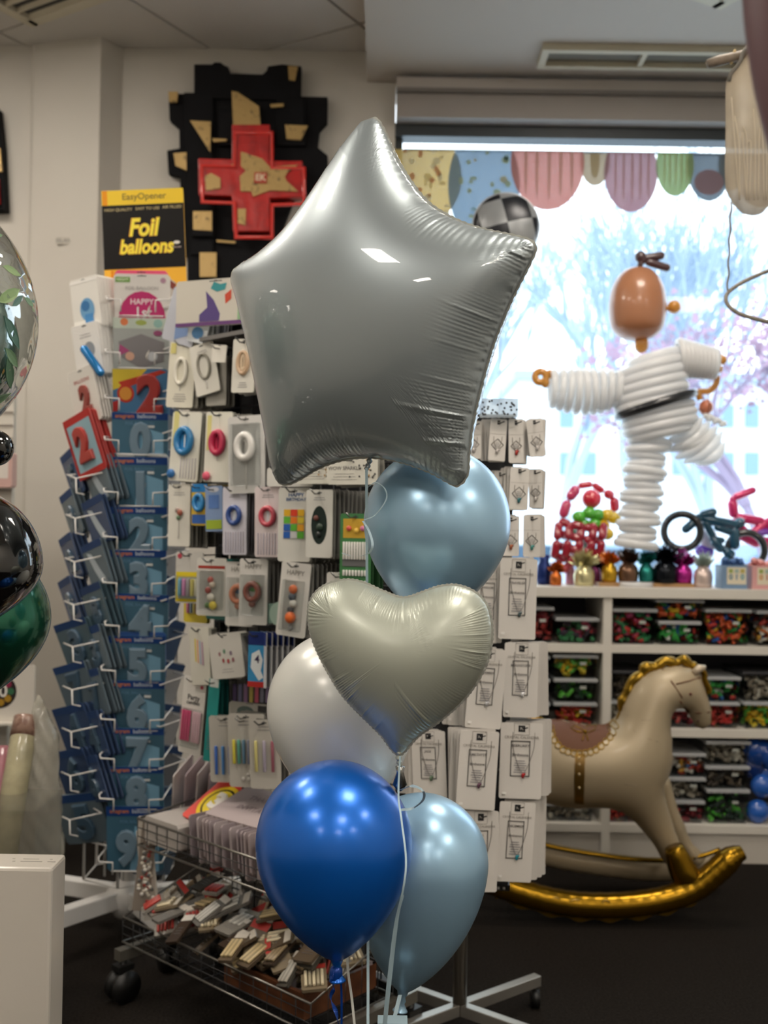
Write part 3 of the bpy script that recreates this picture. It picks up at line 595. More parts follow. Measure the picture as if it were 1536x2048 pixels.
# sign on top
bY = 3.36; s0 = at(203, 383, bY); s1 = at(366, 376, bY); sb = at(203, 655, bY); W_ = (s1 - s0).length; Hh = s0.z - sb.z
YEL = 'f2b61c'
sg = goods('header_sign', 'yellow and black header sign reading foil balloons above the spinner', 'sign', W_, Hh, .006, YEL, [
    ('r', 0, -.055, 1.0, .11, 'f4cf3a'), ('r', -.46, -.055, .06, .11, 'ee9c1e'), ('r', 0, -.345, 1.0, .47, '0e0a09'), ('t', 'EasyOpener', .02, -.052, .11, '8c7418'), ('t', 'HIGH QUALITY', -.30, -.145, .05, 'b9a878'), ('t', 'EASY TO USE', .06, -.142, .05, 'b9a878'), ('t', 'AIR FILLED', .36, -.139, .05, 'b9a878'),
    ('d', .40, -.40, .04, .012, 'e8e4dc'), ('t', 'HELIUM', .40, -.435, .03, 'b9a8a0'), ('r', -.40, -.80, .03, .42, 'e58f16')], frame(s0.lerp(s1, .5), 0, 0, -math.atan2(s1.z - s0.z, s1.x - s0.x)), hole=False, rough=.45)
for wd, x, z, sz, sx in (('Foil', -.01, -.285, .30, .82), ('balloons', .02, -.425, .245, .80)):
    MB().text(wd, x * W_, z * Hh, sz * W_, -.0052, mat('e09a1a', .4), sx=sx, bold=.045, shear=.22).text(wd, (x + .006) * W_, z * Hh, sz * W_, -.0058, mat('f6e22e', .4), sx=sx, bold=.028, shear=.22).build('lettering', sg, world=False)
# front column
NW = dict(zip('0123456789', ('nought, topmost blue one', 'one, white edge above it', 'two, below the one', 'three, sticker at its shoulder', 'four, pack slightly tilted', 'five, bright blue header', 'six, middle of the lower column', 'seven, below the six', 'eight, second lowest', 'nine, lowest of all')))
def packlab(n): return 'blue foil balloon packet embossed ' + NW[n]
cw = .178
rows = [(548, 632, 'pink'), (636, 736, 'grey'), (738, 826, 'two'), (826, 908, '0'), (914, 1010, '1'), (1014, 1098, '2'), (1100, 1188, '3'), (1188, 1272, '4'), (1272, 1360, '5'), (1361, 1456, '6'), (1456, 1533, '7'), (1533, 1612, '8'), (1612, 1736, '9')]
def blue_deco(n, dark=0):
    return [('r', 0, -.075, 1.0, .15, '1d3f7c'), ('t', 'anagram', -.27, -.075, .10, 'd07a3c'), ('t', 'balloons', .12, -.075, .10, 'b9c4d4'), ('t', 'FOIL BALLOON', .0, -.235, .075, '5d86a4'), ('p', '7aa8c4', [(.0, -.30), (.42, -.45), (.42, -1.0), (-.1, -1.0)]), ('r', .2, -.30, .12, .05, 'd6dadb'),
            ('n', n, -.14 if n == '9' else .02, -.66, .80, '70889a', .004, .86)]
for i, (ya, yb, kind) in enumerate(rows):
    xc = 284 - (ya - 548) * .0135 + (6 if kind == '4' else 0); Y = 3.275; p = at(xc, ya, Y); pb = at(xc, yb, Y + .02); h = (p.z - pb.z) + .012
    M = frame(p, math.radians(1), math.radians(7), ru(-.01, .01) + (.035 if kind == '4' else 0)); lay = i
    if kind == 'pink':
        o = goods('balloon_packet', 'white packet with pink HAPPY 1st disc in top spinner pocket', 'packet', cw, h, .006, 'd5d1cc', [('r', -.34, -.13, .26, .12, '6f9a4a'), ('t', 'NIGHT', -.34, -.13, .07, 'd8e4c8'), ('t', 'FOIL BALLOON', 0, -.32, .085, 'a9a5a4'), ('d', .38, -.14, .05, .06, 'b08a9c'), ('p', 'b8356c', [(.42 * math.cos(a / 10 * PI), -1.0 + .62 * math.sin(a / 10 * PI)) for a in range(11)]), ('t', 'HAPPY', 0, -.62, .14, 'e6d6da'), ('t', '1st', .02, -.86, .26, 'd8d6d6')], M, 'balloon packets in the spinner front column')
        q = goods('balloon_packet', 'pink topped packet just behind the HAPPY 1st packet', 'packet', cw * .95, h, .004, 'e0527c', (), frame(p + Vector((-.005, .012, .014)), 0, .1), 'balloon packets in the spinner front column', rough=.3)
    elif kind == 'grey':
        o = goods('balloon_packet', 'clear packet with folded silver foil and pink bow in second pocket', 'packet', cw, h, .008, '9fa3a0', [('r', 0, -.1, 1, .2, 'b9c4b8'), ('d', -.3, -.08, .07, .07, 'd07a50'), ('d', 0, -.09, .10, .05, '9aa65a'), ('d', .3, -.1, .08, .08, '8fb4ac'), ('p', '7d7a7c', [(-.4, -.45), (0, -.3), (.42, -.45), (.4, -.8), (0, -.95), (-.35, -.75)]), ('p', 'a04a74', [(-.38, -.5), (-.2, -.62), (-.4, -.72)]), ('d', -.2, -.72, .08, .08, 'c49a86'), ('d', .3, -.28, .08, .05, '8c4a6c'), ('d', .2, -.72, .09, .09, 'b9bcc0')], M, 'balloon packets in the spinner front column', rough=.25)
    elif kind == 'two':
        o = goods('balloon_packet', 'blue and yellow packet with patterned red number 2', 'packet', cw, h, .006, '3a6c94', [('p', 'c9b23c', [(-.5, 0), (.12, 0), (-.1, -.28), (-.5, -.45)]), ('p', 'b03a2c', [(-.4, -.28), (.35, -.02), (.46, -.06), (-.3, -.42)]), ('d', -.27, -.52, .15, .19, 'b0392a'), ('d', -.27, -.52, .11, .14, 'c98a3c'), ('n', '2', .16, -.60, .92, '9c2c28', .004, .9), ('r', .14, -.30, .12, .06, 'd6d2cc'), ('p', 'a02c2c', [(-.5, -.7), (-.4, -.66), (-.42, -.9), (-.5, -.9)])], M, 'balloon packets in the spinner front column')
    else:
        o = goods('balloon_packet', packlab(kind), 'packet', cw, h, .006, '3f667c', blue_deco(kind), M, 'balloon packets in the spinner front column', hole=False, rough=.28)
        if kind in '15': goods('balloon_packet', 'white edged packet behind the blue number %s packet' % kind, 'packet', cw, h, .004, 'cfd2d2' if kind == '1' else '2f5aa0', (), frame(p + Vector((0, .01, .012)), 0, .1), 'balloon packets in the spinner front column', hole=False)
    # wire pocket with two square hooks
    w = MB(); zb_ = pb.z + .004
    for s in (-1, 1):
        x = p.x + s * .098; w.tube([(x - s * .0, SY - .10, zb_ + .05), (x + s * .004, Y - .035, zb_ + .045), (x - s * .0, Y - .045, zb_ + .035), (x - s * .043, Y - .045, zb_ + .033), (x - s * .043, Y - .045, zb_ - .004)], .0028, WIREW, 6)
    w.tube([(p.x - .07, Y - .0, zb_ - .008), (p.x + .07, Y - .0, zb_ - .008)], .0026, WIREW, 6); w.build('wire_pocket', sp)
# side columns: packets lean outward and are seen from the side
random.seed(21)
side = [('num0', 'e0ded8', 'white packet with blue figure in top left spinner pocket'), ('num1', 'dcdad6', 'white packet with clear blue tube, second left spinner pocket'), ('two1', 'd9d5ce', 'white packet with red number 2 on left side of spinner'), ('two2', '7fa3b4', 'red bordered light blue packet with red number 2, spinner left')]
def leftface(px, py, Y, w, h, yaw, lean, roll): return frame(at(px, py, Y), math.radians(yaw), math.radians(lean), math.radians(roll))
dl = {0: [('r', -.0, -.07, 1, .05, 'e8e6e2'), ('d', .05, -.62, .26, .22, '6fa0c8'), ('d', .0, -.55, .15, .10, '3f74a8'), ('r', .1, -.82, .3, .22, '4f8cc4')], 1: [('l', 0, -.2, 2, .5, .05), ('d', .1, -.5, .2, .15, '8a8f94')],
      2: [('t', 'BALLOONS', 0, -.22, .12, 'b0605a'), ('n', '2', .05, -.60, .85, '8e3c34', .003, .8)], 3: [('r', 0, -.5, .84, .86, '8fb0bc'), ('r', 0, -.06, 1, .12, 'b03430'), ('r', 0, -.95, 1, .1, 'b03430'), ('r', -.47, -.5, .06, .9, 'a83430'), ('r', .47, -.5, .06, .9, 'a83430'), ('n', '2', .0, -.52, .95, 'a8342c', .004, .9)]}
for i, (px, py, w, h, yaw, ln, rl, t) in enumerate(((170, 556, .125, .165, -32, 6, -4, .02), (172, 648, .12, .17, -32, 6, -6, .02), (160, 738, .135, .175, -38, 8, -9, .006), (152, 830, .150, .20, -38, 10, -16, .006))):
    k, col, lab = side[i]; o = goods('balloon_packet', lab, 'packet', w, h, t, col if i != 3 else 'a83430', dl[i], leftface(px, py, 3.30, w, h, yaw, ln, rl), 'packets on the left side of the spinner')
    stack(o, 4, (.008, .009, -.0), 'plain packet in the stack behind the ' + ('top' if i == 0 else 'second' if i == 1 else 'third' if i == 2 else 'fourth') + ' left spinner packet', 'packets stacked in the upper left spinner pockets', .04)
MB().cap(at(168, 690, 3.26), at(205, 752, 3.28), .016, mat('1f86c8', .15, .3), 10).build('tube', bpy.data.objects['balloon_packet']) if False else None
o = MB().cap(at(164, 692, 3.24), at(206, 752, 3.24), .014, mat('1f7fc4', .15, .3, coat=.5), 12).build('party_horn'); tag(o, 'shiny blue foil tube poking out of second left spinner pocket', 'party horn')
PY = [905, 985, 1072, 1158, 1242, 1328, 1412, 1500, 1588]; SB = [('3b4d6e', '29416c'), ('5f6e78', '24406e'), ('4a5f6a', '1d3a66')]
ords = ['first', 'second', 'third', 'fourth', 'fifth', 'sixth', 'seventh', 'eighth', 'lowest']
for i, py in enumerate(PY):
    px = 132 - (i * 1.6); last = i == 8
    for (dx, dy, w, h, yaw, ln, rl, Y, who) in ((0, 0, .12, .150, -52, 14, -15, 3.42, 'rear'), (52, 12, .14, .150, -46, 12, -14, 3.30, 'front')):
        c = random.choice(SB)
        if i >= 4 and who == 'rear': dx += 12; w = .17; yaw = -35; Y = 3.34
        if last and who == 'front': continue
        if last: w, h, rl, dx, yaw = .19, .17, -12, 30, -22
        o = goods('balloon_packet', '%s blue number packet of %s pocket down, left side of spinner' % (who, ords[i]), 'packet', w, h, .005, c[0], [('r', 0, -.08, 1, .16, c[1]), ('n', '59283746' [i % 8], .05, -.6, .8, '40586c', .003, .85)] if who == 'rear' or i > 2 else [('r', 0, -.08, 1, .16, c[1]), ('p', 'b9c4cc', [(-.3, -.2), (-.1, -.25), (.1, -.6), (.3, -.9), (.05, -.95), (-.15, -.6)])], frame(at(px + dx, py + dy, Y), math.radians(yaw), math.radians(ln), math.radians(rl)), 'packets on the left side of the spinner', hole=False, rough=.22)
        stack(o, 3, (.013, .008, .001), 'thin blue packet stacked behind others on left side of spinner', 'blue packets stacked in the left spinner pockets', .05)
    w = MB(); q = at(px + 20, py + 52, 3.24); r_ = at(px + 84, py + 38, 3.27); s_ = at(px + 2, py + 44, 3.36)
    w.tube([s_, q, r_, Vector((SX - .09, SY - .13, r_.z))], .0026, WIREW, 6); w.tube([q, q + Vector((.002, 0, -.045)), q + Vector((.028, .0, -.05))], .0026, WIREW, 6); w.tube([s_ + Vector((0, .03, 0)), Vector((SX - .13, SY - .06, s_.z + .01))], .0026, WIREW, 6); w.build('wire_pocket', sp)
for i in range(14):                                     # right side: packets seen edge-on and from behind, with barcodes
    py = 566 + i * 84; px = 352 - i * 1.2; c = random.choice(['8f9094', '77797e', '3b5270', 'a5a4a4', '5a6a7c']) if i > 1 else 'c6c2bc'
    lab = '%s packet counted from the top on right side of spinner' % ('first second third fourth fifth sixth seventh eighth ninth tenth eleventh twelfth thirteenth fourteenth'.split()[i])
    o = goods('balloon_packet', lab, 'packet', .15, .150, .005, c, [('r', 0, -.1, 1, .14, '33486c' if i > 1 else '8c4a44')] + [('r', -.3 + .03 * k, -.72, .012, .22, '3c3c40') for k in range(14)], frame(at(px, py, 3.36), math.radians(58), math.radians(10), math.radians(14)), 'packets on the right side of the spinner', hole=False, rough=.3)
    stack(o, 3, (-.012, .010, 0), 'thin packet stacked behind others on right side of spinner', 'packets stacked in the right spinner pockets', .05)
    w = MB(); q = at(px + 32, py + 30, 3.30); r_ = at(px - 20, py + 48, 3.27); w.tube([(SX + .13, SY - .05, q.z), q, r_, (SX + .09, SY - .13, r_.z)], .0026, WIREW, 6); w.build('wire_pocket', sp)
# bunch of small packs hung at the spinner's lower right
for k, (px, py, c, rl) in enumerate(((292, 1632, 'b9b2a8', -2), (302, 1640, '8c8278', 6), (288, 1660, 'd0cbc2', -6))):
    o = goods('candle_packet', ('narrow grey packet of beads', 'narrow brown packet of candles', 'narrow pale packet of beads')[k] + ' hanging on a hook low beside spinner', 'packet', .045, .26, .012, c, [('ball', ru(-.3, .3), -.3 - .03 * j, .12, random.choice(['e8e4dc', '9a3c34', '6c6c6c', 'cfc8ba'])) for j in range(18)], frame(at(px, py, 3.02), .2, 0, math.radians(rl)), 'packets on the low hook', rough=.2)
# ---------------------------------------------------------------- candle rack (black grid, hooks, baskets)
random.seed(33)
U = Vector((.738, -.675, 0)); V = Vector((.675, .738, 0)); N = -V; A0 = Vector((-.682, 3.01, 0)); G0 = A0 + V * .25; YAW = math.atan2(-N.x, -N.y) * -1
yaw_n = math.atan2(N.y, N.x) + PI / 2                    # yaw so that local -y looks along N
RW = .76
def gp(u, v, z): return G0 + U * u + V * v + Vector((0, 0, z))
cr = thing('candle_rack', 'black grid rack on castors hung with cake candles and toppers', 'rack', gp(RW / 2, 0, 0))
zT = at(430, 640, 3.2).z
R3 = Matrix.Rotation(math.atan2(U.y, U.x), 3, 'Z')
fm = MB()
for u in (0.0, RW): fm.box(gp(u, .02, (.16 + zT) / 2), (.03, .03, zT - .16), BLACK, R3)
for z in (.16, 1.0, zT): fm.box(gp(RW / 2, .02, z), (RW, .03, .03), BLACK, R3)
fm.build('post_frame', cr)
gm = MB()
for k in range(16): gm.tube([gp(.0 + RW * k / 15, 0, .18), gp(RW * k / 15, 0, zT)], .0025, DARK, 5)
for k in range(40): gm.tube([gp(0, -.003, .18 + (zT - .18) * k / 39), gp(RW, -.003, .18 + (zT - .18) * k / 39)], .0025, DARK, 5)
gm.build('wire_grid', cr)
MB().box(gp(RW / 2, .045, (1.30 + zT) / 2), (RW + .0, .008, zT - 1.30), mat('17171a', .6), R3).build('back_panel', cr)
MB().box(gp(RW / 2, .055, (.72 + 1.30) / 2), (RW, .006, .57), mat('55534f', .7), R3).build('back_panel', cr)
def rowz(py): return at(520, py, 2.95).z
# foot
for u in (0.0, RW):
    lg = MB().box(gp(u, -.13, .135), (.03, .40, .03), mat('8f8a80', .3, .7), R3).build('foot_bar', cr)
    for v in (-.31, .06):
        e = gp(u, v, 0); cm = MB()
        for s in (-1, 1): cm.tube([e + Vector((0, 0, .045)) + U * .008 * s, e + Vector((0, 0, .045)) + U * .026 * s], .045, BLACK, 18)
        cm.tube([e + Vector((0, 0, .05)), e + Vector((0, 0, .125))], .011, BLACK, 8).box(e + Vector((0, 0, .098)), (.04, .05, .016), BLACK, R3); cm.build('castor', lg)
MB().box(gp(RW / 2, .04, .135), (RW, .025, .025), mat('8f8a80', .3, .7), R3).build('cross_bar', cr)
# wire baskets
BW = mat('8a8781', .3, .85)
def basket(name, label, u0, u1, v0, v1, z0, z1, zf, step=.045):
    c = gp((u0 + u1) / 2, (v0 + v1) / 2, z0); g = thing(name, label, 'basket', c); m = MB()
    for z, r in ((z0, .003), (z1, .0035)):
        f = zf if z == z1 else z; P = [gp(u0, v0, f), gp(u1, v0, f), gp(u1, v1, z), gp(u0, v1, z)]; m.tube(P, r, BW, 6, True)
    m.build('rim', g); w = MB(); n = int((u1 - u0) / step)
    for i in range(n + 1): u = u0 + (u1 - u0) * i / n; w.tube([gp(u, v0, zf), gp(u, v0, z0), gp(u, v1, z0), gp(u, v1, z1)], .0016, DARK, 4)
    n = max(2, int((v1 - v0) / step))
    for i in range(1, n): v = v0 + (v1 - v0) * i / n; t = i / n; zz = zf + (z1 - zf) * t; w.tube([gp(u0, v, zz), gp(u0, v, z0), gp(u1, v, z0), gp(u1, v, zz)], .0016, DARK, 4)
    for k in (1, 2): z = z0 + (zf - z0) * k / 3; w.tube([gp(u0, v0, z), gp(u1, v0, z)], .0016, DARK, 4)
    w.build('wire_mesh', g); return g
za = at(336, 1685, 3.02).z
basket('wire_basket', 'upper chrome wire basket of the candle rack holding cards', .0, RW, -.27, -.01, za - .0, za + .10, za + .075)
zl = .26
basket('wire_basket', 'lower chrome wire basket full of small craft packets', -.02, RW, -.30, -.01, zl - .10, zl + .06, zl - .03, .05)
# hooks with goods. plane of the front cards
PF = gp(0, -.155, 0)
def fp(px, py, v=0): return onp(px, py, PF + V * v, N)
def hook(px, py, L=.15):
    p = fp(px, py); g = p + V * L; MB().tube([g + Vector((0, 0, .004)), p - V * .02 + Vector((0, 0, .0)), p - V * .035 + Vector((0, 0, .012))], .0022, CHROME if rnd() > .5 else DARK, 5).build('hook', cr)
NUMC = 'cfcac2'
def hang(px, py, w, h, col, deco, label, cat='candle pack', n=5, yaw=16, roll=0, hk=True, grp=None, t=.0035, name='candle_pack', v=0, under=True, blab=None, step=.016):
    p = fp(px, py, v); o = goods(name, label, cat, w, h, t, col, deco, frame(p + Vector((0, 0, .006)), yaw_n + math.radians(yaw), 0, math.radians(roll)))
    if n:
        n += 2 * (n > 3)
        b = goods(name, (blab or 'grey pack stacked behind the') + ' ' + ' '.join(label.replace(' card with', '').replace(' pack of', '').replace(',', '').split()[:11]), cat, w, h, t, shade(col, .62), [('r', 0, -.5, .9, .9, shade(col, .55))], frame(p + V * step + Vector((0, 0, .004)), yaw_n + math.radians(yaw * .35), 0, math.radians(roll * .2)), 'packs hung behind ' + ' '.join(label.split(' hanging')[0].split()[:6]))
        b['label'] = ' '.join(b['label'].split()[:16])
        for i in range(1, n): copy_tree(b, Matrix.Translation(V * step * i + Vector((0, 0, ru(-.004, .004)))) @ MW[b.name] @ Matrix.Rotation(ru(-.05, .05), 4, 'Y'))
    if hk: hook(px, py + 4)
    return o
hd = []                                                # list of hung goods
W1 = 'd9d6cc'
# top header picture cards
hang(432, 562, .26, .135, 'c9c4b8', [('p', '5a4a80', [(-.12, -.25), (-.02, -.45), (.06, -.75), (.05, -.9), (-.2, -.9), (-.2, -.75), (-.1, -.6)]), ('p', '3f8f94', [(-.02, -.06), (.06, -.12), (.14, -.1), (.12, -.24), (.02, -.28), (-.06, -.2)]), ('p', 'c8503c', [(.12, -.35), (.2, -.25), (.2, -.45), (.13, -.55)]), ('p', '8fb48a', [(.3, 0), (.5, 0), (.5, -.9), (.28, -.9)]), ('r', 0, -.95, 1, .08, '6a4678')], 'picture pad with purple bird and green leaf on rack top', 'picture', n=0, hk=False, name='picture_pad', yaw=22)
hang(380, 585, .13, .16, 'b9bcc6', [('p', '7f98c4', [(-.2, -.5), (.1, -.4), (.3, -.8), (-.1, -.95)]), ('r', -.2, -.2, .05, .3, 'a8443c'), ('r', -.1, -.2, .04, .3, '6f9a5a')], 'tilted pale packet with blue print beside the picture pad', 'packet', n=4, hk=False, name='balloon_packet', yaw=10, roll=18)
hang(402, 642, .07, .07, 'dfe4e8', [('d', 0, -.6, .3, .25, '5f90c0')], 'small blue white tag card above the cream number zero packs', 'card', n=2, hk=False, name='tag_card', roll=14)
MB().box(fp(470, 668) + V * .05, (.30, .12, .012), mat('6f6d6c', .4), R3).build('top_shelf', cr)
# row of cream number candles
ZC_ = [('o', 0, -.45, .20, .19, .006, 'e3dfd2'), ('l', 0, -.8, 4, .5, .035), ('pick', 0, -.6, -.75)]
hang(368, 688, .098, .195, 'dcd8c8', ZC_ + [('r', -.35, -.1, .2, .16, 'd9cf86')], 'cream card with white number 0 candle, top left hook', roll=4, n=5)
hang(402, 692, .085, .150, W1, [('o', 0, -.45, .24, .24, .004, '8a867a'), ('pick', 0, -.7, -.9), ('l', 0, -.15, 2, .5, .04)], 'tilted cream card with outlined number 0 candle, top row', roll=-12, n=3, v=.0, hk=False)
hang(440, 694, .05, .05, 'e4e0d6', [], 'tiny white price card sticking out of the top hook row', 'card', n=0, name='price_card', roll=5)
hang(490, 682, .075, .150, W1, [('o', 0, -.45, .22, .20, .006, 'c9ab8c'), ('o', 0, -.45, .07, .14, .004, 'd8c2a4'), ('l', 0, -.82, 3, .4, .04)], 'white card with gold number 0 candle, right in the top row', roll=2, n=3)
hang(434, 716, .07, .145, 'a8a59c', [], 'plain grey card back hanging behind the tilted outline candle', 'card', n=2, hk=False, name='hanging_card', v=.03)
# second row
def sticks6(col): return [('sticks', -.38, .38, -.62, -.97, 7, .0022, ['cfcac4', 'dcd2d8'])]
hang(376, 828, .105, .205, 'e0ded2', [('r', -.36, -.25, .18, .5, 'd8d08c'), ('o', -.02, -.42, .24, .17, .010, '2f7fb8'), ('d', -.02, -.42, .2, .15, '3a8fc8'), ('r', -.02, -.42, .05, .18, 'dfe6ea'), ('pick', 0, -.55, -.66), ('sticks', -.15, .45, -.66, -.96, 6, .0016, ['d0ccd0']), ('ball', -.38, -.9, .13, '2f6fb0')], 'white card with blue number 0 candle, left in second row', roll=4)
hang(440, 828, .092, .200, 'e0ded2', [('r', -.36, -.3, .16, .5, 'd8d08c'), ('d', 0, -.44, .24, .16, 'c83a5c'), ('o', 0, -.44, .22, .15, .009, 'c02e54'), ('r', 0, -.44, .04, .16, '8c1f40'), ('pick', 0, -.6, -.7), ('ball', -.35, -.92, .14, 'd85a74')], 'white card with crimson number 0 candle, middle of second row', roll=2)
hang(492, 836, .120, .215, 'd0cecb', [('o', 0, -.40, .20, .15, .011, 'e2e0dc'), ('o', -.04, -.42, .10, .12, .006, 'c9c6c2'), ('pick', 0, -.55, -.95), ('blister', 0, -.5, .8, .8, .012), ('ball', .05, -.33, .06, 'b9b4ae')], 'light grey boxed card with silver number 0 candle, second row', roll=-2, n=6)
for k, (px, lab) in enumerate(((640, 'third'), (705, 'last'))): hang(px, 918, .14, .07, 'dad7cb', [('t', 'WOW SPARKLE', -.15, -.42, .09, '7d7a76'), ('l', -.15, -.62, 3, .5, .1)] + [('d', ru(-.1, .45), ru(-.05, -.9), .016, .035, random.choice(['2c2c2c', 'b08a50', '5c5c5c'])) for _ in range(16)], 'cream spotted sparkler card peeking out under the star, %s' % ('left one' if k == 0 else 'right one'), 'card', n=2, yaw=20, name='sparkler_card')
for k, px in enumerate((600, 560)): hang(px, 940, .08, .05, 'dcdad4', [], 'white card edge under the lower left tip of star' if k == 0 else 'dark white card just left under the star tip', 'card', n=2, name='hanging_card')
# third row
hang(360, 972, .080, .185, W1, [('l', 0, -.14, 2, .6, .035), ('ball', -.05, -.42, .10, '9c8a82'), ('ball', .08, -.46, .12, 'a05a48'), ('ball', 0, -.54, .09, '5f7a5c'), ('pick', 0, -.6, -.88)], 'white card with small figure candle on pick, third row left', n=5)
hang(400, 972, .055, .120, 'd8b43c', [('r', 0, -.1, 1, .2, '2f7fc0'), ('o', 0, -.45, .28, .18, .007, '2f86c4'), ('d', 0, -.45, .2, .12, '5aa0d4'), ('r', 0, -.85, .9, .22, '3a62a8')], 'yellow and blue card with blue round candle, third row', n=4)
hang(428, 976, .06, .130, '7f98c0', [('d', 0, -.08, .3, .06, 'c9ccd6'), ('r', 0, -.35, .6, .3, '5a7cb8'), ('r', 0, -.85, .9, .2, '9fb43c')], 'pale blue card with lime foot beside the yellow blue card', n=4, roll=-2)
for px, cc, dd, lab, lw in ((470, 'd3d1dc', '2f4f94', 'dark blue', .080), (537, 'dccfd0', 'c4485a', 'pink red', .086)):
    hang(px, 978, lw, .190, cc, [('l', 0, -.12, 2, .5, .03), ('o', 0, -.42, .24, .12, .007, dd), ('r', 0, -.42, .10, .14, 'd8dce2'), ('sticks', -.42, .42, -.66, -.97, 8, .0015, ['b9b4c0', 'c9c2ca'])], 'white striped card with %s number 0 candle, third row' % lab, roll=-1)
hang(590, 980, .092, .195, 'd6d4cc', [('t', 'HAPPY', .05, -.10, .16, '4a6a9c'), ('t', 'BIRTHDAY', .05, -.16, .13, '4a6a9c')] + [('r', -.22 + .22 * i, -.34 - .1 * j, .2, .09, [['e0b030', 'd8452c', 'e0b030'], ['5fae3c', 'e07a2c', 'd8c03c'], ['2f62b4', '5fae3c', 'e0a030'], ['2f62b4', 'c9c9c9', '5fae3c']][j][i]) for i in range(3) for j in range(4)], 'card with building-block style colourful number candle, third row', n=4, yaw=24)
hang(640, 984, .075, .175, 'd6d4cc', [('l', 0, -.12, 2, .5, .03), ('d', 0, -.52, .30, .28, '24302c'), ('ball', -.1, -.42, .10, '6a4038'), ('ball', .05, -.55, .13, '2f4034'), ('ball', 0, -.66, .10, '1c2422')], 'white card with black and green figure candle, third row', n=7, yaw=20)
hang(712, 1032, .085, .185, '3f7a48', [('r', 0, -.2, .8, .26, 'c9a23c'), ('ball', -.2, -.2, .08, 'd8584c'), ('ball', .05, -.23, .08, 'e0b84c'), ('ball', .25, -.2, .08, 'd87aa0'), ('sticks', -.4, .4, -.38, -.62, 9, .0030, ['e4e2dc']), ('r', 0, -.66, .8, .10, '6a6a6a'), ('sticks', -.4, .4, -.76, -.84, 8, .003, ['e4e2dc']), ('sticks', -.4, .4, -.90, -.97, 8, .003, ['e4e2dc'])], 'green pack of white birthday candles right of third row', n=3, yaw=18, name='candle_pack')
# fourth row
hang(380, 1108, .092, .150, 'c9c6c0', [('r', 0, -.68, .96, .58, 'dcc62c'), ('r', 0, -.70, .8, .42, '9aa0a0'), ('sticks', -.38, .38, -.52, -.86, 5, .0062, ['6fb4cc', 'd88cc0', 'b0a8b4', 'e8dc7c', 'e6e2cc']), ('blister', 0, -.69, .84, .46, .016), ('d', -.35, -.08, .08, .05, 'c04a5a')], 'card with yellow rimmed blister of pastel candles, fourth row', n=0, yaw=22)
hang(392, 1192, .085, .085, 'd8c238', [('r', 0, -.4, .8, .5, '8f9498'), ('sticks', -.35, .35, -.2, -.68, 5, .005, ['d07a9c', '8fa0b4', 'd8cc7c'])], 'second yellow candle pack hanging below the pastel candles', n=1, hk=False, v=.05)
hang(424, 1120, .096, .165, 'd9d6cf', [('r', 0, -.16, .9, .05, 'a83a30'), ('ball', .0, -.38, .10, 'b0483c'), ('ball', .06, -.46, .10, 'd8c8b8'), ('ball', -.08, -.56, .10, '9c3c34'), ('ball', .02, -.68, .12, 'ded8cc'), ('ball', .1, -.82, .13, 'd8c23c'), ('ball', -.1, -.82, .09, '5a7a4a'), ('blister', 0, -.56, .84, .68, .014)], 'blister card with red and white figure candle, fourth row', n=0, yaw=22)
hang(440, 1122, .10, .175, '1f6a64', [], 'teal card back behind the red and white figure candle', 'card', n=3, hk=False, name='hanging_card', v=.03, yaw=8)
for k, (px, py, c1, c2) in enumerate(((480, 1128, '5f7aa0', 'c47a5a'), (508, 1122, '5a9a4c', '7a4034'))):
    hang(px, py, .088, .180, 'd6d3ce', [('t', 'HAPPY', 0, -.12, .2, '8a8680'), ('o', 0, -.50, .22, .12, .009, c2), ('d', 0, -.42, .26, .08, c1), ('ball', 0, -.68, .12, c2), ('blister', 0, -.55, .8, .62, .014)], 'blister card with %s number 0 candle, fourth row' % ('blue and orange' if k == 0 else 'green and brown'), n=6 if k else 1, yaw=20, hk=bool(k), v=0 if k else .02)
hang(594, 1130, .088, .195, 'd8d5cf', [('t', 'HAPPY', 0, -.14, .2, '8a8680'), ('ball', 0, -.36, .14, 'd8682c'), ('ball', -.02, -.46, .12, '3c4a5c'), ('ball', .04, -.55, .12, 'e0dcd4'), ('ball', -.04, -.64, .11, '3a3a40'), ('ball', 0, -.74, .18, 'd8682c'), ('ball', 0, -.88, .08, '8a8a8a'), ('blister', 0, -.58, .7, .68, .014)], 'blister card with orange and white animal candle, fourth row', n=6, yaw=18, roll=5)
hang(682, 1150, .08, .09, 'cfccc6', [('l', 0, -.4, 3, .6, .1)], 'white card corner above the heart balloon left lobe', 'card', n=2, name='hanging_card')
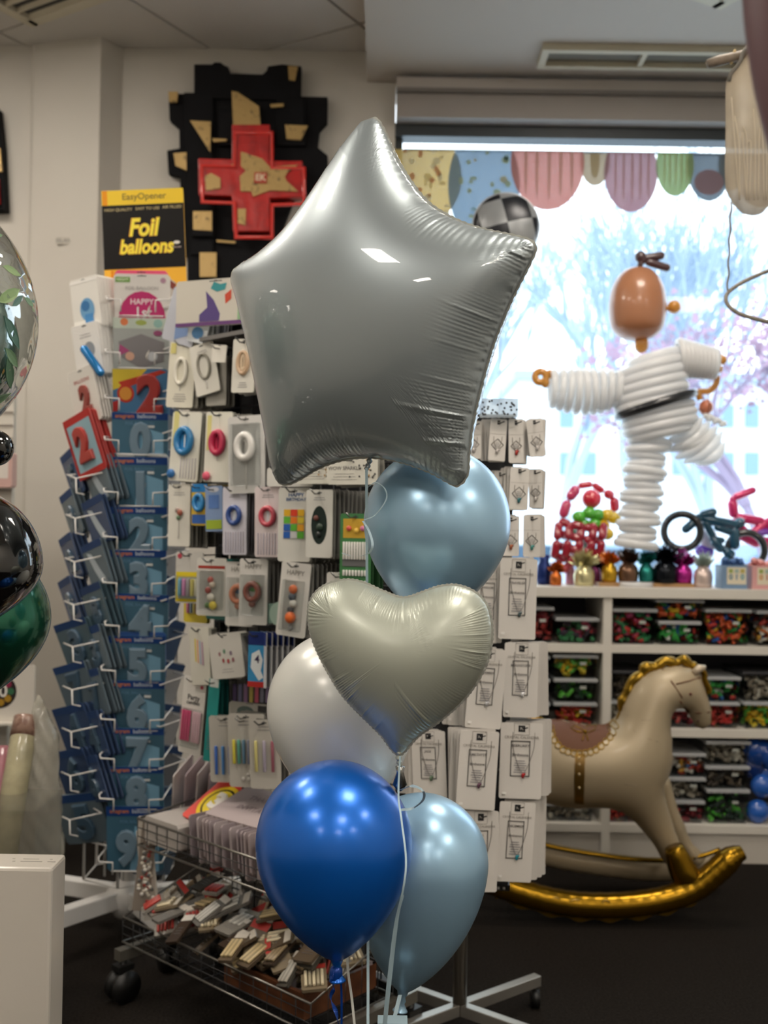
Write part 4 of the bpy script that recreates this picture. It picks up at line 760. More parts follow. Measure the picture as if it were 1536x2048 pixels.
# fifth row
hang(402, 1258, .075, .165, 'cfccc0', [('r', -.2, -.4, .06, .4, 'd8c04c'), ('r', -.08, -.42, .06, .4, 'd8a07a'), ('r', .04, -.44, .06, .4, 'a4b0c8'), ('r', .16, -.46, .06, .4, 'b48fa8')], 'tall narrow white box printed with rainbow candles, fifth row', n=1, yaw=10, roll=-5, t=.022, name='candle_box', cat='box')
hang(455, 1270, .110, .125, 'cdcac2', [('l', 0, -.8, 2, .4, .06)] + [('d', x, z, .035, .05, c) for x, z, c in ((-.2, -.45, 'a07a7c'), (-.05, -.4, '6a9078'), (-.1, -.6, 'a85a5c'), (.15, -.45, '8c7a8c'), (.05, -.62, 'b04a4c'), (.2, -.6, '9a6a70'))], 'cream box with tiny floral dots tilted in fifth row', n=1, yaw=16, roll=-9, t=.035, name='candle_box', cat='box')
for i in range(7):
    o = hang(516 + i * 11, 1268, .055, .150, '2f8cc0' if i == 0 else 'c9c9cc', [('r', 0, -.12, 1, .24, '20306c'), ('p', 'dfe4e6', [(-.3, -.4), (.1, -.32), (.3, -.5), (.2, -.7), (.35, -.82), (.1, -.88), (-.35, -.65)]), ('t', '4', 0, -.5, .55, '2c1a48'), ('r', 0, -.95, 1, .1, 'b0302c')] if i == 0 else [('r', 0, -.12, 1, .24, '20306c'), ('d', 0, -.3, .1, .03, '8a8a90')], 'small blue pack with dark number 4 in fifth row' if i == 0 else 'narrow white pack with navy top beside number 4 pack', n=0, yaw=24 if i == 0 else -22, v=.012 * i, hk=i == 0, name='candle_pack', grp=None)
    if i: o['group'] = 'navy topped packs beside the number 4 pack'
hang(560, 1212, .20, .055, '6f8c80', [('d', .0, -.5, .16, .6, 'a4bcae')], 'pale green folded film lying above the navy topped packs', 'packet', n=0, hk=False, name='film_packet', v=.03)
hang(520, 1205, .06, .04, '7ab04a', [], 'small lime green card above the cream floral box', 'card', n=0, hk=False, name='tag_card', v=.04)
# sixth row
hang(392, 1358, .082, .225, 'd9d5cf', [('d', .32, -.12, .07, .025, 'c05a6a'), ('t', 'Party', 0, -.27, .26, '2c2c30'), ('t', 'candles', 0, -.335, .2, '2c2c30'), ('blister', 0, -.66, .86, .5, .014), ('sticks', -.44, -.02, -.44, -.84, 4, .0034, ['e0307c']), ('sticks', .04, .44, -.44, -.84, 4, .0034, ['f0c9d4'])], 'tall white blister card with hot pink candles, lower left', n=4, yaw=14, roll=5)
hang(430, 1362, .035, .235, '1f8f8c', [('r', 0, -.05, .8, .1, 'd8dcd8'), ('l', 0, -.7, 6, .6, .03)], 'slim teal card standing edge-on right of the pink candles', 'card', n=2, name='teal_card', yaw=20, roll=4)
for i in range(8):
    o = hang(470 + i * 11, 1372, .012, .052, ['5a4a74', '6a6a8c', '8a6a90', 'b0a050', 'b85068', '5a5a68', '7a6a88', '4c4c5a'][i], [], 'thin coloured stick candle in the dark gap of sixth row', 'candle', n=0, hk=False, name='stick_candle', v=.05); o['group'] = 'stick candles in the dark gap'
hang(500, 1410, .14, .05, 'a9a69e', [('d', -.1, -.5, .2, .3, '5c6a66'), ('r', .3, -.5, .2, .8, '3c3c3c')], 'grey printed pack under the thin stick candles', 'packet', n=1, hk=False, name='candle_packet', v=.05)
for k, (px, py, w, h, cols, zz, lab) in enumerate(((452, 1436, .105, .185, ['3f6ab8', '4f86c0', '3a4f9c', '5a9cc4'], (-.45, -.88), 'clear bag of blue glitter candles on lowest hook row'), (492, 1432, .110, .200, ['d8cc4c', '5aa08c', '6a8fa8', '8a90a8', '5aa07c', 'd8cc4c'], (-.35, -.68), 'clear bag of yellow and green candles on lowest hook row'), (528, 1444, .09, .185, ['c9c07c', 'a8a0b0', '9a5a68'], (-.3, -.75), 'clear bag of mixed thin candles, right on lowest hook row'))):
    o = hang(px, py, w, h, 'b9b5ac', [('sticks', -.4, .4, zz[0], zz[1], len(cols), .0045, cols), ('l', 0, -.1, 2, .5, .05)] + [('ball', ru(-.35, .35), ru(-.75, -.93), .05, 'd8d6d0') for _ in range(10 * (k == 1))], lab, n=3, yaw=26, roll=-3, t=.003)
hook(490, 1442, .1)
# goods in the upper basket
def inb(u, v, z, yaw=0, lean=0, roll=0): return frame(gp(u, v, z), yaw_n + yaw, lean, roll)
goods('gift_box', 'white carton holding cards in the left end of upper basket', 'box', .16, .075, .17, 'b9b2ac', [('frame', 0, -.5, .3, .5, .02, '8a8480')], inb(.085, -.165, za + .082), hole=False)
goods('number_card', 'red and yellow card with white number 3 lying in basket', 'card', .13, .17, .004, 'd83c2c', [('d', 0, -.5, .42, .42, 'ecc82c'), ('d', 0, -.5, .34, .34, '4a4020'), ('d', 0, -.5, .30, .30, 'ecd43c'), ('n', '3', 0, -.5, .62, 'f0ece4', .004)], frame(gp(.17, -.04, za + .16), yaw_n + .4, -1.05, .35), hole=False)
goods('sparkler_card', 'cream card with black dots behind the number 3 card', 'card', .12, .13, .004, 'd6d2c6', [('d', ru(-.4, .4), ru(-.1, -.9), .04, .03, '4c4a44') for _ in range(14)], frame(gp(.22, .02, za + .19), yaw_n + .3, -.9, .25))
for k in range(4): o = goods('card_envelope', 'pale pink card leaning out of the basket left end', 'card', .11, .17, .004, 'b9a8ac' if k % 2 else 'd0c8c6', (), frame(gp(.01 + .018 * k, -.12 + .03 * k, za + .21), yaw_n - 1.1, -.3, .5), 'pink cards leaning at the basket left end', hole=False)
for k in range(22):
    o = goods('card_envelope', 'upright greyish pink card filed in the upper wire basket', 'card', .20, .115 + .012 * math.sin(k * 2.1), .006, random.choice(['a89a9a', '9c8f92', 'b0a4a4', '8f8488']), (), frame(gp(.20 + .024 * k, -.14, za + .118), yaw_n - PI / 2 + .12 * math.sin(k), .12, 0), 'cards filed in the upper wire basket', hole=False, rough=.35)
goods('card_envelope', 'flat greyish pink printed card lying on top of filed cards', 'card', .30, .17, .012, 'b4a6a6', [('t', 'THANK YOU', 0, -.3, .1, '8a7c7e'), ('t', 'INVITATION', 0, -.6, .1, '8a7c7e')], frame(gp(.36, -.03, za + .16), yaw_n + .05, -1.3, 0), hole=False)
# heap in the lower basket
cols = [('b9a688', 'ddd0b0'), ('8c7a64', 'c9b488'), ('a8a49c', 'd6d4cc'), ('5c4c40', 'a08c6c'), ('c9c2b6', 'b03c34'), ('6f6a62', 'b9b4a8')]
CRL = {'cfcac2': 'pale header', 'b03a34': 'red header', 'c9c2b6': 'cream header', '9a9488': 'grey header'}
for k in range(96):
    u = ru(.05, RW - .06); v = ru(-.25, -.06); z = zl + ru(-.03, .045) + .07 * (v + .28) / .25; c = random.choice(cols); w, h = ru(.035, .07), ru(.06, .115); hc = random.choice(list(CRL))
    d = [('r', 0, -.1, .95, .18, hc), ('sticks', -.4, .4, -.3, -.9, 5, .004, [c[1], shade(c[1], .8)])] if k % 3 else [('r', 0, -.12, .95, .22, hc), ('l', 0, -.5, 3, .6, .1)]
    o = goods('craft_packet', ('small clear packet of wooden pieces, %s, heaped in lower basket' if k % 3 else 'thin printed packet, %s, heaped in the lower wire basket') % CRL[hc], 'packet', w, h, .008, shade(c[0], .7), d, frame(gp(u, v, z), yaw_n + ru(-.9, .9), ru(-1.45, -.5), ru(-.7, .7)), 'craft packets heaped in the lower basket, ' + CRL[hc], rough=.12)
for k, u in enumerate((.50, .58)): 
    g = thing('glass_jar_lid', 'round clear scalloped dish, %s one, in right end of lower basket' % ('left' if k == 0 else 'right'), 'dish', gp(u, -.13, zl + .03)); m = MB(); q = gp(u, -.13, zl + .045)
    ax = (N + Vector((0, 0, .5))).normalized()
    for i in range(20): a = 2 * PI * i / 20; s_ = ax.orthogonal().normalized(); t_ = ax.cross(s_); m.ell(q + (s_ * math.cos(a) + t_ * math.sin(a)) * .045, .008, mat('c9c6c0', .1, .4, coat=1), 6)
    m.build('scalloped_edge', g); MB().ring(q, ax, .03, .005, mat('9a9690', .15, .3, coat=1), 24, 6).build('inner_ring', g)
WD = mat('6a3f24', .45, noise=(20, '4a2a18', .3, .7, .1)); tr = thing('wooden_tray', 'brown wooden tray in the right end of the lower basket', 'tray', gp(.6, -.2, zl - .09))
for (ua, ub, va, vb) in ((.42, .72, -.285, -.275), (.71, .72, -.285, -.03), (.42, .72, -.04, -.03), (.42, .43, -.285, -.03)): MB().box(gp((ua + ub) / 2, (va + vb) / 2, zl - .055), (ub - ua, vb - va, .06), WD, R3).build('tray_side', tr)
MB().box(gp(.57, -.16, zl - .085), (.3, .25, .006), WD, R3).build('tray_base', tr)

# ---------------------------------------------------------------- necklace rack
random.seed(44)
NC = Vector((.222, 2.79, 0)); nk = thing('necklace_rack', 'black square spinner rack hung with white necklace cards', 'rack', NC)
MB().tube([NC + Vector((0, 0, .06)), NC + Vector((0, 0, .6))], .019, mat('6a645c', .35, .6), 14).build('pole', nk)
for a in (38, 142, 218, 322):
    d = Vector((math.cos(math.radians(a)), math.sin(math.radians(a)), 0)); lg = MB().box(NC + d * .15 + Vector((0, 0, .075)), (.30, .028, .03), mat('a8a49c', .3, .7), Matrix.Rotation(math.radians(a), 3, 'Z')).build('leg', nk, bevel=.002)
    e = NC + d * .29; MB().tube([e + Vector((-.012, 0, .026)), e + Vector((.012, 0, .026))], .026, BLACK, 14).tube([e + Vector((0, 0, .03)), e + Vector((0, 0, .065))], .008, BLACK, 8).build('castor', lg)
z0, z1 = .44, at(1000, 832, 2.64).z; pm = mat('29292b', .5); RY = math.radians(-4); Rn = Matrix.Rotation(RY, 3, 'Z'); hw = .115
pc = MB()
for a in range(4):
    r = Matrix.Rotation(RY + a * PI / 2, 3, 'Z'); pc.box(NC + r @ Vector((0, -hw, 0)) + Vector((0, 0, (z0 + z1) / 2)), (hw * 2, .006, z1 - z0), pm, r)
    for k in range(9): z = z0 + (z1 - z0) * k / 8; pc.box(NC + r @ Vector((0, -hw - .004, 0)) + Vector((0, 0, z)), (hw * 2 + .012, .008, .014), BLACK, r)
pc.build('perforated_column', nk)
dots_ = MB(); r = Matrix.Rotation(RY, 3, 'Z')
for z in [z0 + (z1 - z0) * k / 8 for k in range(9)]:
    for i in range(16): dots_.box(NC + r @ Vector((-hw + hw * 2 * (i + .5) / 16, -hw - .0085, 0)) + Vector((0, 0, z)), (.006, .002, .006), mat('a8a6a2', .4), r)
o = dots_.build('perforations', nk); o['kind'] = 'stuff'
for k, px in enumerate((978, 1016)):
    g = at(px, 834, 2.58); o = MB().box(g + Vector((0, 0, .022)), (.046, .03, .045), mat('c9d4dc', .1, trans=.3, clear=.4)).build('acrylic_box'); tag(o, 'small clear spotted box on the necklace rack, %s one' % ('left' if k == 0 else 'right'), 'box')
    m = MB()
    for _ in range(16): m.ell(g + Vector((ru(-.02, .02), -.0155, ru(.004, .04))), (.0028, .0006, .0028), PRINT, 5)
    m.build('spots', o)
def neck(px, top, bot, wpx, Y, kind, label, yaw=0, roll=0, n=3, side=1, charm='b9b4b0', txt='FORTUNE'):
    p = at(px, top, Y); h = (bot - top) * Y / F; w = wpx * Y / F / math.cos(math.radians(yaw)); 
    lg = ('r', 0, -.085 if kind == 's' else -.075, .16, .10 if kind == 's' else .085, '2a2a2c'); 
    if kind == 's': d = [('r', 0, -.36, .96, .006, 'a8a29a'), lg, ('t', 'N', 0, -.085, .10, 'c9c4bc'), ('dia', 0, -.62, .36, '4a4644'), ('l', 0, -.58, 3, .3, .04), ('chain', 0, -.42, .24, -.72, '9a948c', charm)]
    else: d = [lg, ('t', 'N', 0, -.075, .10, 'c9c4bc'), ('frame', 0, -.08, .36, .15, .008, '9a948c'), ('t', 'CRYSTAL CALENDAR', 0, -.19, .085, '9a948c'), ('frame', -.02, -.47, .44, .46, .022, '55524f'), ('t', txt, -.02, -.30, .09, '6a6664'), ('t', 'Birthstone' if n > 2 else 'Wish', -.02, -.42, .09, '4a4644'), ('l', -.02, -.50, 6, .30, .03), ('chain', .05, -.12, .26, -.66, '8f8a86', charm), ('r', -.38, -.93, .10, .03, 'ece9e4')]
    o = goods('necklace_card', label, 'necklace card', w, h, .0016, 'd9d4cd', d, frame(p, math.radians(yaw), 0, math.radians(roll)), hole=False)
    M0 = MW[o.name]; b = None
    for i in range(1, n + 1):
        M = Matrix.Translation((side * .007 * i, .011 * i, ru(-.003, .004))) @ frame(p, math.radians(yaw + ru(-5, 5)), 0, math.radians(ru(-2, 2)))
        if b is None: b = goods('necklace_card', 'blank white card edge behind the ' + label[:70].split(' on')[0].split(',')[0], 'necklace card', w, h, .0016, 'cbc6bf', (), M, 'cards behind ' + label.split(',')[0][:40], hole=False)
        else: copy_tree(b, M)
    MB().tube([p + Vector((.0, .06, -.008)), p + Vector((.002, -.012, -.012)), p + Vector((.012, -.018, -.008))], .0016, BLACK, 5).build('hook', nk)
CH = ['9a5a50', '5a7a74', 'b03a34', '7a6a9c', '3f8f9c']
for a in (
    (948, 842, 918, 30, 2.60, 's', 'small diamond print necklace card, first in top row', 0, 0, 1, -1), (998, 838, 922, 34, 2.59, 's', 'small diamond print necklace card, second in top row', 4, 3, 3, -1), (1032, 838, 926, 30, 2.59, 's', 'small diamond card with red charm, third in top row', 0, -1, 2, 1, 'a83a34'), (1068, 838, 914, 32, 2.58, 's', 'small diamond print necklace card at top right corner', -6, -7, 2, 1),
    (1040, 935, 1020, 38, 2.59, 's', 'small diamond card with teal charm, second row', 2, 2, 3, -1, '3f7a80'), (1070, 938, 1016, 26, 2.60, 's', 'narrow diamond necklace card at second row right edge', -14, -2, 2, 1), (1000, 942, 1020, 24, 2.62, 's', 'necklace card half hidden by balloon, second row', 14, 2, 2, -1),
    (1022, 1032, 1112, 34, 2.60, 's', 'small necklace card with orange leaf wreath, third row', 3, 0, 2, -1, 'a05a3c'), (1064, 1030, 1114, 34, 2.59, 's', 'small necklace card with teal wreath, third row right', 0, 0, 2, 1, '4a8a84'),
    (1038, 1118, 1278, 74, 2.58, 'b', 'large necklace card with dark star charm, fourth row right', 0, 1, 3, -1, '4a5a5c', 'TRAVELER'), (978, 1128, 1285, 60, 2.60, 'b', 'large necklace card half hidden by heart, fourth row left', 3, 1, 3, -1, 'b06a5c', 'WISDOM'),
    (1044, 1286, 1434, 68, 2.57, 'b', 'large necklace card with clear crystal charm, fifth row right', 0, 1, 4, 1, 'e4e4e6', 'MOONSTONE'), (978, 1298, 1456, 72, 2.56, 'b', 'large tilted necklace card with silver charm, fifth row left', 5, 4, 4, -1, 'c9c9cc', 'NOVEMBER'),
    (1044, 1446, 1596, 84, 2.57, 'b', 'large necklace card with red drop charm, sixth row right', 0, 1, 4, 1, 'b02c30', 'FEBRUARY'), (960, 1462, 1618, 78, 2.54, 'b', 'large necklace card with purple charm, sixth row left', 3, 3, 4, -1, '6a4a5c', 'AMETHYST'),
    (1036, 1604, 1762, 72, 2.57, 'b', 'large necklace card with turquoise charm, lowest row right', 4, 3, 5, 1, '2f8fa0', 'DECEMBER'), (962, 1622, 1782, 72, 2.55, 'b', 'large necklace card beside the blue balloon, lowest row left', 4, 1, 4, -1, '8a6a5c', 'LUCK'),
    (856, 1462, 1596, 66, 2.62, 'b', 'necklace card with black cord and green stone, left face', -16, -3, 4, -1, '6a8068', 'JADE'), (918, 1285, 1450, 40, 2.64, 'b', 'narrow necklace card hidden behind the heart balloon edge', -10, 0, 2, -1, '8a8a8a', 'HOPE')): neck(*a)
# ---------------------------------------------------------------- white shelf cabinet under the window
random.seed(55)
CW = mat('cfcac0', .45); CB = mat('34343a', .7)
ck = CAB_Y; zt_ = at(1300, 1176, ck).z; xa = at(1000, 1300, ck).x; xb = 2.5; yb = 4.655
cab = thing('shelf_cabinet', 'long low white open shelf cabinet under the window', 'cabinet', (1.4, 4.45, 0))
th_ = .042; MB().bb((xa, ck - .01, zt_ - th_), (xb, yb, zt_), CW).build('top_board', cab, bevel=.002)
xd = at(1206, 1300, ck).x; xd2 = xd + .036
zs = [at(1300, y, ck).z for y in (1291, 1458, 1650)]
for z in zs:
    for (a, b) in ((xa, xd), (xd2, xb)): MB().bb((a, ck, z - .032), (b, yb, z), CW).build('shelf_board', cab)
for x in (xa, xd, xb - .036, at(1560, 1300, ck).x + .12): MB().bb((x, ck, .0), (x + .036, yb, zt_ - th_), CW).build('upright', cab)
MB().bb((xa, yb - .006, 0), (xb, yb, zt_ - th_), CB).build('back_panel', cab)
MB().bb((xa, ck + .012, 0), (xb, ck + .03, zs[2] - .032), mat('bdb7ad', .5)).build('plinth_panel', cab)
PAL = {'mix': ['c8322c', '2f8c3c', 'e0b82c', '2456a0', 'd85a28'], 'pink': ['a82c4c', 'c04470', '3a2c40', 'c8322c', '2c7a48'], 'yel': ['e0b81c', 'd8a818', 'e8cc3c', '5ab03a'], 'grn': ['4fae34', '2c5a34', '3a4438', '6cc848', '24342c'], 'gy': ['b0a493', 'd0c8b8', '8c8070'], 'dk': ['54483f', '3c3630', '6a5c4c'], 'mar': ['b0382c', 'd8a03c', '3a6a9c', 'd06c2c', 'd8d0c4'], 'red': ['b0302c', '3a2c30', 'c85048', '8c2430'], 'gb': ['2f9a44', '2a62a8', 'b8322c', 'd8d4cc', '3fae4c'], 'yr': ['c8322c', 'e0b81c', 'd84c34', 'c03a30']}
LID = mat('c3c5c6', .25, key='lid', trans=.2, clear=.25); TUBM = mat('eef2f3', .08, key='tub', film=.30)
def tub(x0, x1, top, bot, pal, label, fill=.95, Y=None, lidc=None, dep=.26):
    Y = Y or ck + .02; a = at(x0, bot, Y); b = at(x1, top, Y); w = b.x - a.x; h = b.z - a.z
    base = min([z for z in zs + [a.z] if abs(z - a.z) < .028] + [a.z], key=lambda z: abs(z - a.z) if z in zs else 1) if any(abs(z - a.z) < .028 for z in zs) else a.z
    h = b.z - base; cx = (a.x + b.x) / 2; g = thing('storage_tub', label, 'storage tub', (cx, Y + dep / 2, base), 'clear lidded storage tubs in the cabinet'); i = .88
    vs = [(cx + sx * w / 2 * f, Y + dep / 2 + sy * dep / 2 * f, base + z) for z, f in ((.002, i), (h - .012, .97)) for sx, sy in ((-1, -1), (1, -1), (1, 1), (-1, 1))]
    MB().add(vs, [(0, 3, 2, 1), (0, 1, 5, 4), (1, 2, 6, 5), (2, 3, 7, 6), (3, 0, 4, 7)], TUBM).build('tub_body', g)
    MB().box((cx, Y + dep / 2, base + h - .008), (w * 1.02, dep * 1.02, .014), LID if not lidc else mat(lidc, .4)).build('lid', g, bevel=.003)
    m = MB(); hh = (h - .03) * fill; n = int(70 * w / .19 * max(hh, .04) / .08); cols = PAL[pal]
    for k in range(min(n, 110)):
        z = base + .012 + rnd() * hh; x = cx + ru(-.40, .40) * w; y = Y + .03 + abs(random.gauss(0, .05)); y = min(y, Y + dep - .03); r = ru(.006, .011)
        d = Vector((ru(-1, 1), ru(-.4, .4), ru(-.6, .6))).normalized() * ru(.02, .045); p = Vector((x, y, z)); q = p + d
        q.x = min(max(q.x, cx - w * .41), cx + w * .41); q.z = min(max(q.z, base + .01), base + .012 + hh); q.y = max(q.y, Y + .025)
        if (q - p).length > .008: m.cap(p, q, r, mat(cols[int(abs(math.sin((x * 9 + z * 14) * 3.1)) * len(cols) * .999)], .35), 6)
    o = m.build('balloon_bits', g); o['kind'] = 'stuff'
    MB().box((cx + w * .18, Y - .002 + .012, base + h * .62), (.026, .002, .012), mat('e0ddd4', .5)).build('sticker', g)
    return g
for a in (
    (1040, 1108, 1214, 1290, 'red', 'dark red filled tub at left end of top shelf'), (1112, 1198, 1236, 1287, 'pink', 'low tub with maroon and yellow balloons, top shelf left bay'),
    (1225, 1315, 1218, 1289, 'pink', 'tall white lidded tub with pink and green balloons, top shelf'), (1318, 1402, 1243, 1290, 'gb', 'low tub with red and green balloons under the upper one, top shelf'), (1312, 1408, 1199, 1242, 'mix', 'upper stacked tub with red and blue balloons, top shelf'),
    (1411, 1503, 1219, 1291, 'mix', 'tall handled tub with yellow red and green balloons, top shelf'), (1514, 1600, 1222, 1292, 'mar', 'tub cut by the right edge on top shelf'),
    (1050, 1100, 1312, 1357, 'red', 'half hidden tub beside yellow balloon tub, middle shelf'), (1052, 1100, 1358, 1404, 'pink', 'half hidden tub of middle row, middle shelf left end'), (1052, 1100, 1405, 1453, 'dk', 'half hidden bottom tub, middle shelf left end'),
    (1106, 1196, 1310, 1357, 'yel', 'tub with bright yellow balloons topmost in left bay stack'), (1108, 1195, 1358, 1405, 'grn', 'tub with green and yellow balloons, middle of left bay stack'), (1108, 1194, 1406, 1454, 'yr', 'tub with red and yellow balloons, bottom of left bay stack'),
    (1224, 1300, 1342, 1400, 'dk', 'black lidded tub with white tag behind the horse mane'), (1222, 1300, 1402, 1457, 'gy', 'grey filled tub behind the rocking horse neck'), (1332, 1408, 1416, 1458, 'red', 'tub with coral red balloons seen under the horse chin'),
    (1412, 1482, 1354, 1404, 'gb', 'tub with green and blue balloons behind the horse nose'), (1414, 1480, 1405, 1458, 'yr', 'tub with red green and yellow balloons below the green one'), (1486, 1580, 1344, 1404, 'gy', 'dark lidded tub with beige balloons, middle shelf right'), (1488, 1580, 1405, 1459, 'yel', 'tub with long yellow balloons at right edge, middle shelf'),
    (1338, 1412, 1507, 1555, 'mar', 'tub with multicoloured balloons topmost beside the horse chest, lowest shelf'), (1338, 1412, 1556, 1601, 'gy', 'tub with beige balloons in middle of stack beside horse chest'), (1340, 1410, 1602, 1649, 'red', 'tub with dark red balloons at bottom beside the horse leg'),
    (1412, 1502, 1483, 1531, 'gy', 'tub with cream folded balloons topmost right stack, lowest shelf'), (1412, 1500, 1533, 1579, 'dk', 'tub with brown balloons, middle of the right stack, lowest shelf'), (1414, 1500, 1580, 1649, 'grn', 'tall tub with lime green and black balloons at lowest shelf'),
    (1090, 1190, 1606, 1648, 'gy', 'tub with cream sheets under the horse belly'), (1216, 1300, 1600, 1648, 'yr', 'tub with red bits under the horse belly, right one')):
    tub(*a, lidc='26262a' if 'black lidded' in a[5] or 'dark lidded' in a[5] else None)
p = at(1525, 1565, ck + .05); bg_ = MB(); 
for k in range(9): bg_.ell(p + Vector((ru(-.03, .07), ru(0, .06), ru(-.13, .13))), (.05, .04, .05), mat(random.choice(['1a4a9c', '2a5cb0', '16306c', 'e0b81c' if k > 7 else '1f3f80']), .2, coat=.5), 8)
o = bg_.build('foil_bag'); tag(o, 'shiny dark blue bag at the right end of lowest shelf', 'bag')
# ---------------------------------------------------------------- things on the cabinet top
ty = 4.42
def base_at(px, Y=ty): p = at(px, 1150, Y); return Vector((p.x, Y, zt_))
def weight(px, w, h, col, label, Y=ty, base=None, burst=130, metal=.7, z=0):
    b = base_at(px, Y) + Vector((0, 0, z)); k = Y / F; w *= k * 1.15; h *= k * 1.05; g = thing('balloon_weight', label, 'balloon weight', b); m = MB(); c = mat(col, .22, metal); c2 = mat(base or col, .25, metal)
    m.lathe([(w * .30 + .004 * math.sin(i), 0) if False else (w * r * (1 + .05 * math.sin(i * 2.2)), h * q) for i, (r, q) in enumerate(((0.0, 0), (.36, 0), (.42, .12), (.41, .3), (.36, .45), (.28, .53), (.2, .6)))], c2, b, 12); m.build('wrapped_base', g)
    t = MB(); o = b + Vector((0, 0, h * .56))
    for i in range(burst):
        d = Vector((random.gauss(0, 1), random.gauss(0, 1), abs(random.gauss(0, 1.3)) + .15)).normalized(); L = w * ru(.35, .72); s = d.orthogonal().normalized() * ru(.004, .009); e = o + d * L + Vector((0, 0, h * .08)); m_ = o + d * L * .5 + Vector((0, 0, .004))
        t.add([o - s, o + s, m_ + s * 1.6, e, m_ - s * 1.6], [(0, 1, 2, 3, 4)], c)
    o2 = t.build('foil_burst', g); return g
bd_ = MB().bb((at(1192, 1160, ty).x, ty - .06, zt_), (at(1386, 1160, ty).x, ty + .07, zt_ + .015), mat('b08a5c', .5, noise=(18, '8f6a42', .3, .7, .1))).build('wooden_board'); tag(bd_, 'thin wooden board under the row of foil balloon weights', 'board')
o = MB().lathe([(.0, 0), (.028, 0), (.034, .03), (.03, .08), (.02, .10), (.026, .125), (.01, .13)], mat('1a2f6c', .25, .5), base_at(1088), 14).build('gift_bag'); tag(o, 'navy blue foil wrapped weight at the left end of cabinet', 'balloon weight')
for k, a in enumerate(((1112, 26, 46, 'c0682c', 'small copper orange foil weight below the red balloon basket', 4.36), (1140, 20, 70, 'c88fa4', 'small pale pink foil weight behind the red basket', 4.50), (1168, 44, 66, 'cfc79a', 'pale gold foil weight with open sparkling top', 4.36), (1192, 22, 60, '6a2a54', 'dark purple foil weight behind the pale gold one', 4.46), (1204, 20, 66, '8c9a5c', 'olive green foil weight half behind the orange one', 4.48))): weight(a[0], a[1], a[2], a[3], a[4], a[5])
for px, w, h, c, lab, bs in ((1219, 34, 62, 'e0862c', 'orange and gold foil weight on wooden board', 'c9a02c'), (1256, 44, 66, '7a5c48', 'brown foil weight with bushy top on wooden board', None), (1292, 32, 64, '2c8f86', 'teal foil weight on the wooden board', None), (1330, 54, 72, '14181e', 'large black foil weight with white glints on wooden board', None), (1366, 40, 62, 'b02c8c', 'magenta foil weight at right end of wooden board', None)): weight(px, w, h, c, lab, 4.40, bs, 150, z=.015)
g = weight(1406, 40, 70, 'b9c4bc', 'iridescent white foil weight between magenta one and blue box', 4.36, 'd0bcb4', 60, .5)
def wbox(px, c, c2, label, fr):
    b = base_at(px, 4.33); w = .105; h = .098; g = thing('printed_box', label, 'box', b); MB().box(b + Vector((0, 0, h / 2)), (w, .09, h), mat(c, .5)).build('carton', g); m = MB()
    m.box(b + Vector((.008, -.0455, h * .56)), (w * .76, .001, h * .72), mat('d6ccb4', .5))
    for i in range(3):
        for j in range(2): 
            if j == 1: m.text('010'[i], b.x + .008 + (i - 1) * .024, b.z + h * .50, .030, 4.33 - .0465, mat([('4f7a8c', 'c88c4c')[fr], ('4f7a9c', 'b05c5c')[fr], ('3f8f9c', 'c0706c')[fr]][i], .5), bold=.04)
            else: m.box(b + Vector((.008 + (i - 1) * .024, -.0465, h * .76)), (.016, .001, .016), mat(['8fa04c', '9cb0a4', 'b0a04c'][i], .5))
    m.build('print', g); t = MB(); cc = mat(c2, .35, .3)
    for i in range(16): t.ell(b + Vector((ru(-.042, .042), ru(-.03, .03), h + ru(.0, .022))), ru(.009, .015), cc, 6)
    t.build('contents', g)
wbox(1462, '6f8aa8', '3c5c8c', 'slate blue carton printed 010 with blue curls on top', 0); wbox(1522, 'cf9a98', 'd08f8a', 'pink carton printed 010 with coral curls on top', 1)
def P_(px, py, Y): return at(px, py, Y)
# balloon basket (twisted balloons): red basket with green, yellow and red fruit
bk_ = thing('balloon_basket', 'twisted balloon basket in dark red with green and yellow balls', 'balloon sculpture', base_at(1165, 4.51)); RB = mat('9c2034', .2, coat=.8); RB2 = mat('c8243c', .2, coat=.8); bY = 4.51
def saus(name, g, pts, r, m, Y): 
    q = MB()
    for a, b in zip(pts[:-1], pts[1:]): q.cap(at(a[0], a[1], Y + (a[2] if len(a) > 2 else 0)), at(b[0], b[1], Y + (b[2] if len(b) > 2 else 0)), r * Y / F, m, 10)
    return q.build(name, g)
saus('handle', bk_, [(1124, 1036), (1136, 1000), (1156, 972)], 11, mat('c8406c', .2, coat=.8), bY); saus('handle', bk_, [(1208, 984), (1228, 994), (1230, 1024)], 10, RB2, bY); saus('handle', bk_, [(1156, 972), (1185, 968), (1208, 984)], 7, RB2, bY + .03)
MB().ell(at(1183, 998, bY), (.043, .04, .043), RB2, 14).build('red_ball', bk_)
for i, (x, y, c) in enumerate(((1158, 1034, '4fae2c'), (1178, 1026, '4fae2c'), (1196, 1030, '46a028'), (1168, 1050, '3f9a2c'), (1190, 1048, '4fae2c'), (1214, 1030, 'e0b81c'), (1228, 1036, 'e0b81c'), (1206, 1052, 'd8ae1c'), (1214, 1068, 'e0b81c'), (1146, 1070, '2c8a34'), (1170, 1086, '2c8a34'), (1136, 1098, '2c8a34'))):
    MB().ell(at(x, y, bY + (.02 if i > 8 else -.02)), (.031, .03, .027), mat(c, .25, coat=.7), 10).build('green_ball' if c[0] in '234' else 'yellow_ball', bk_)
for k, y in enumerate((1050, 1074, 1098, 1120)): saus('basket_band', bk_, [(1118 - k * 3, y - 8, 0), (1140 - k * 2, y - 1, -.04), (1168 - k, y + 4, -.05), (1196, y + 8, -.03), (1206 - k * 3, y + 2, .02)], 9, RB, bY)
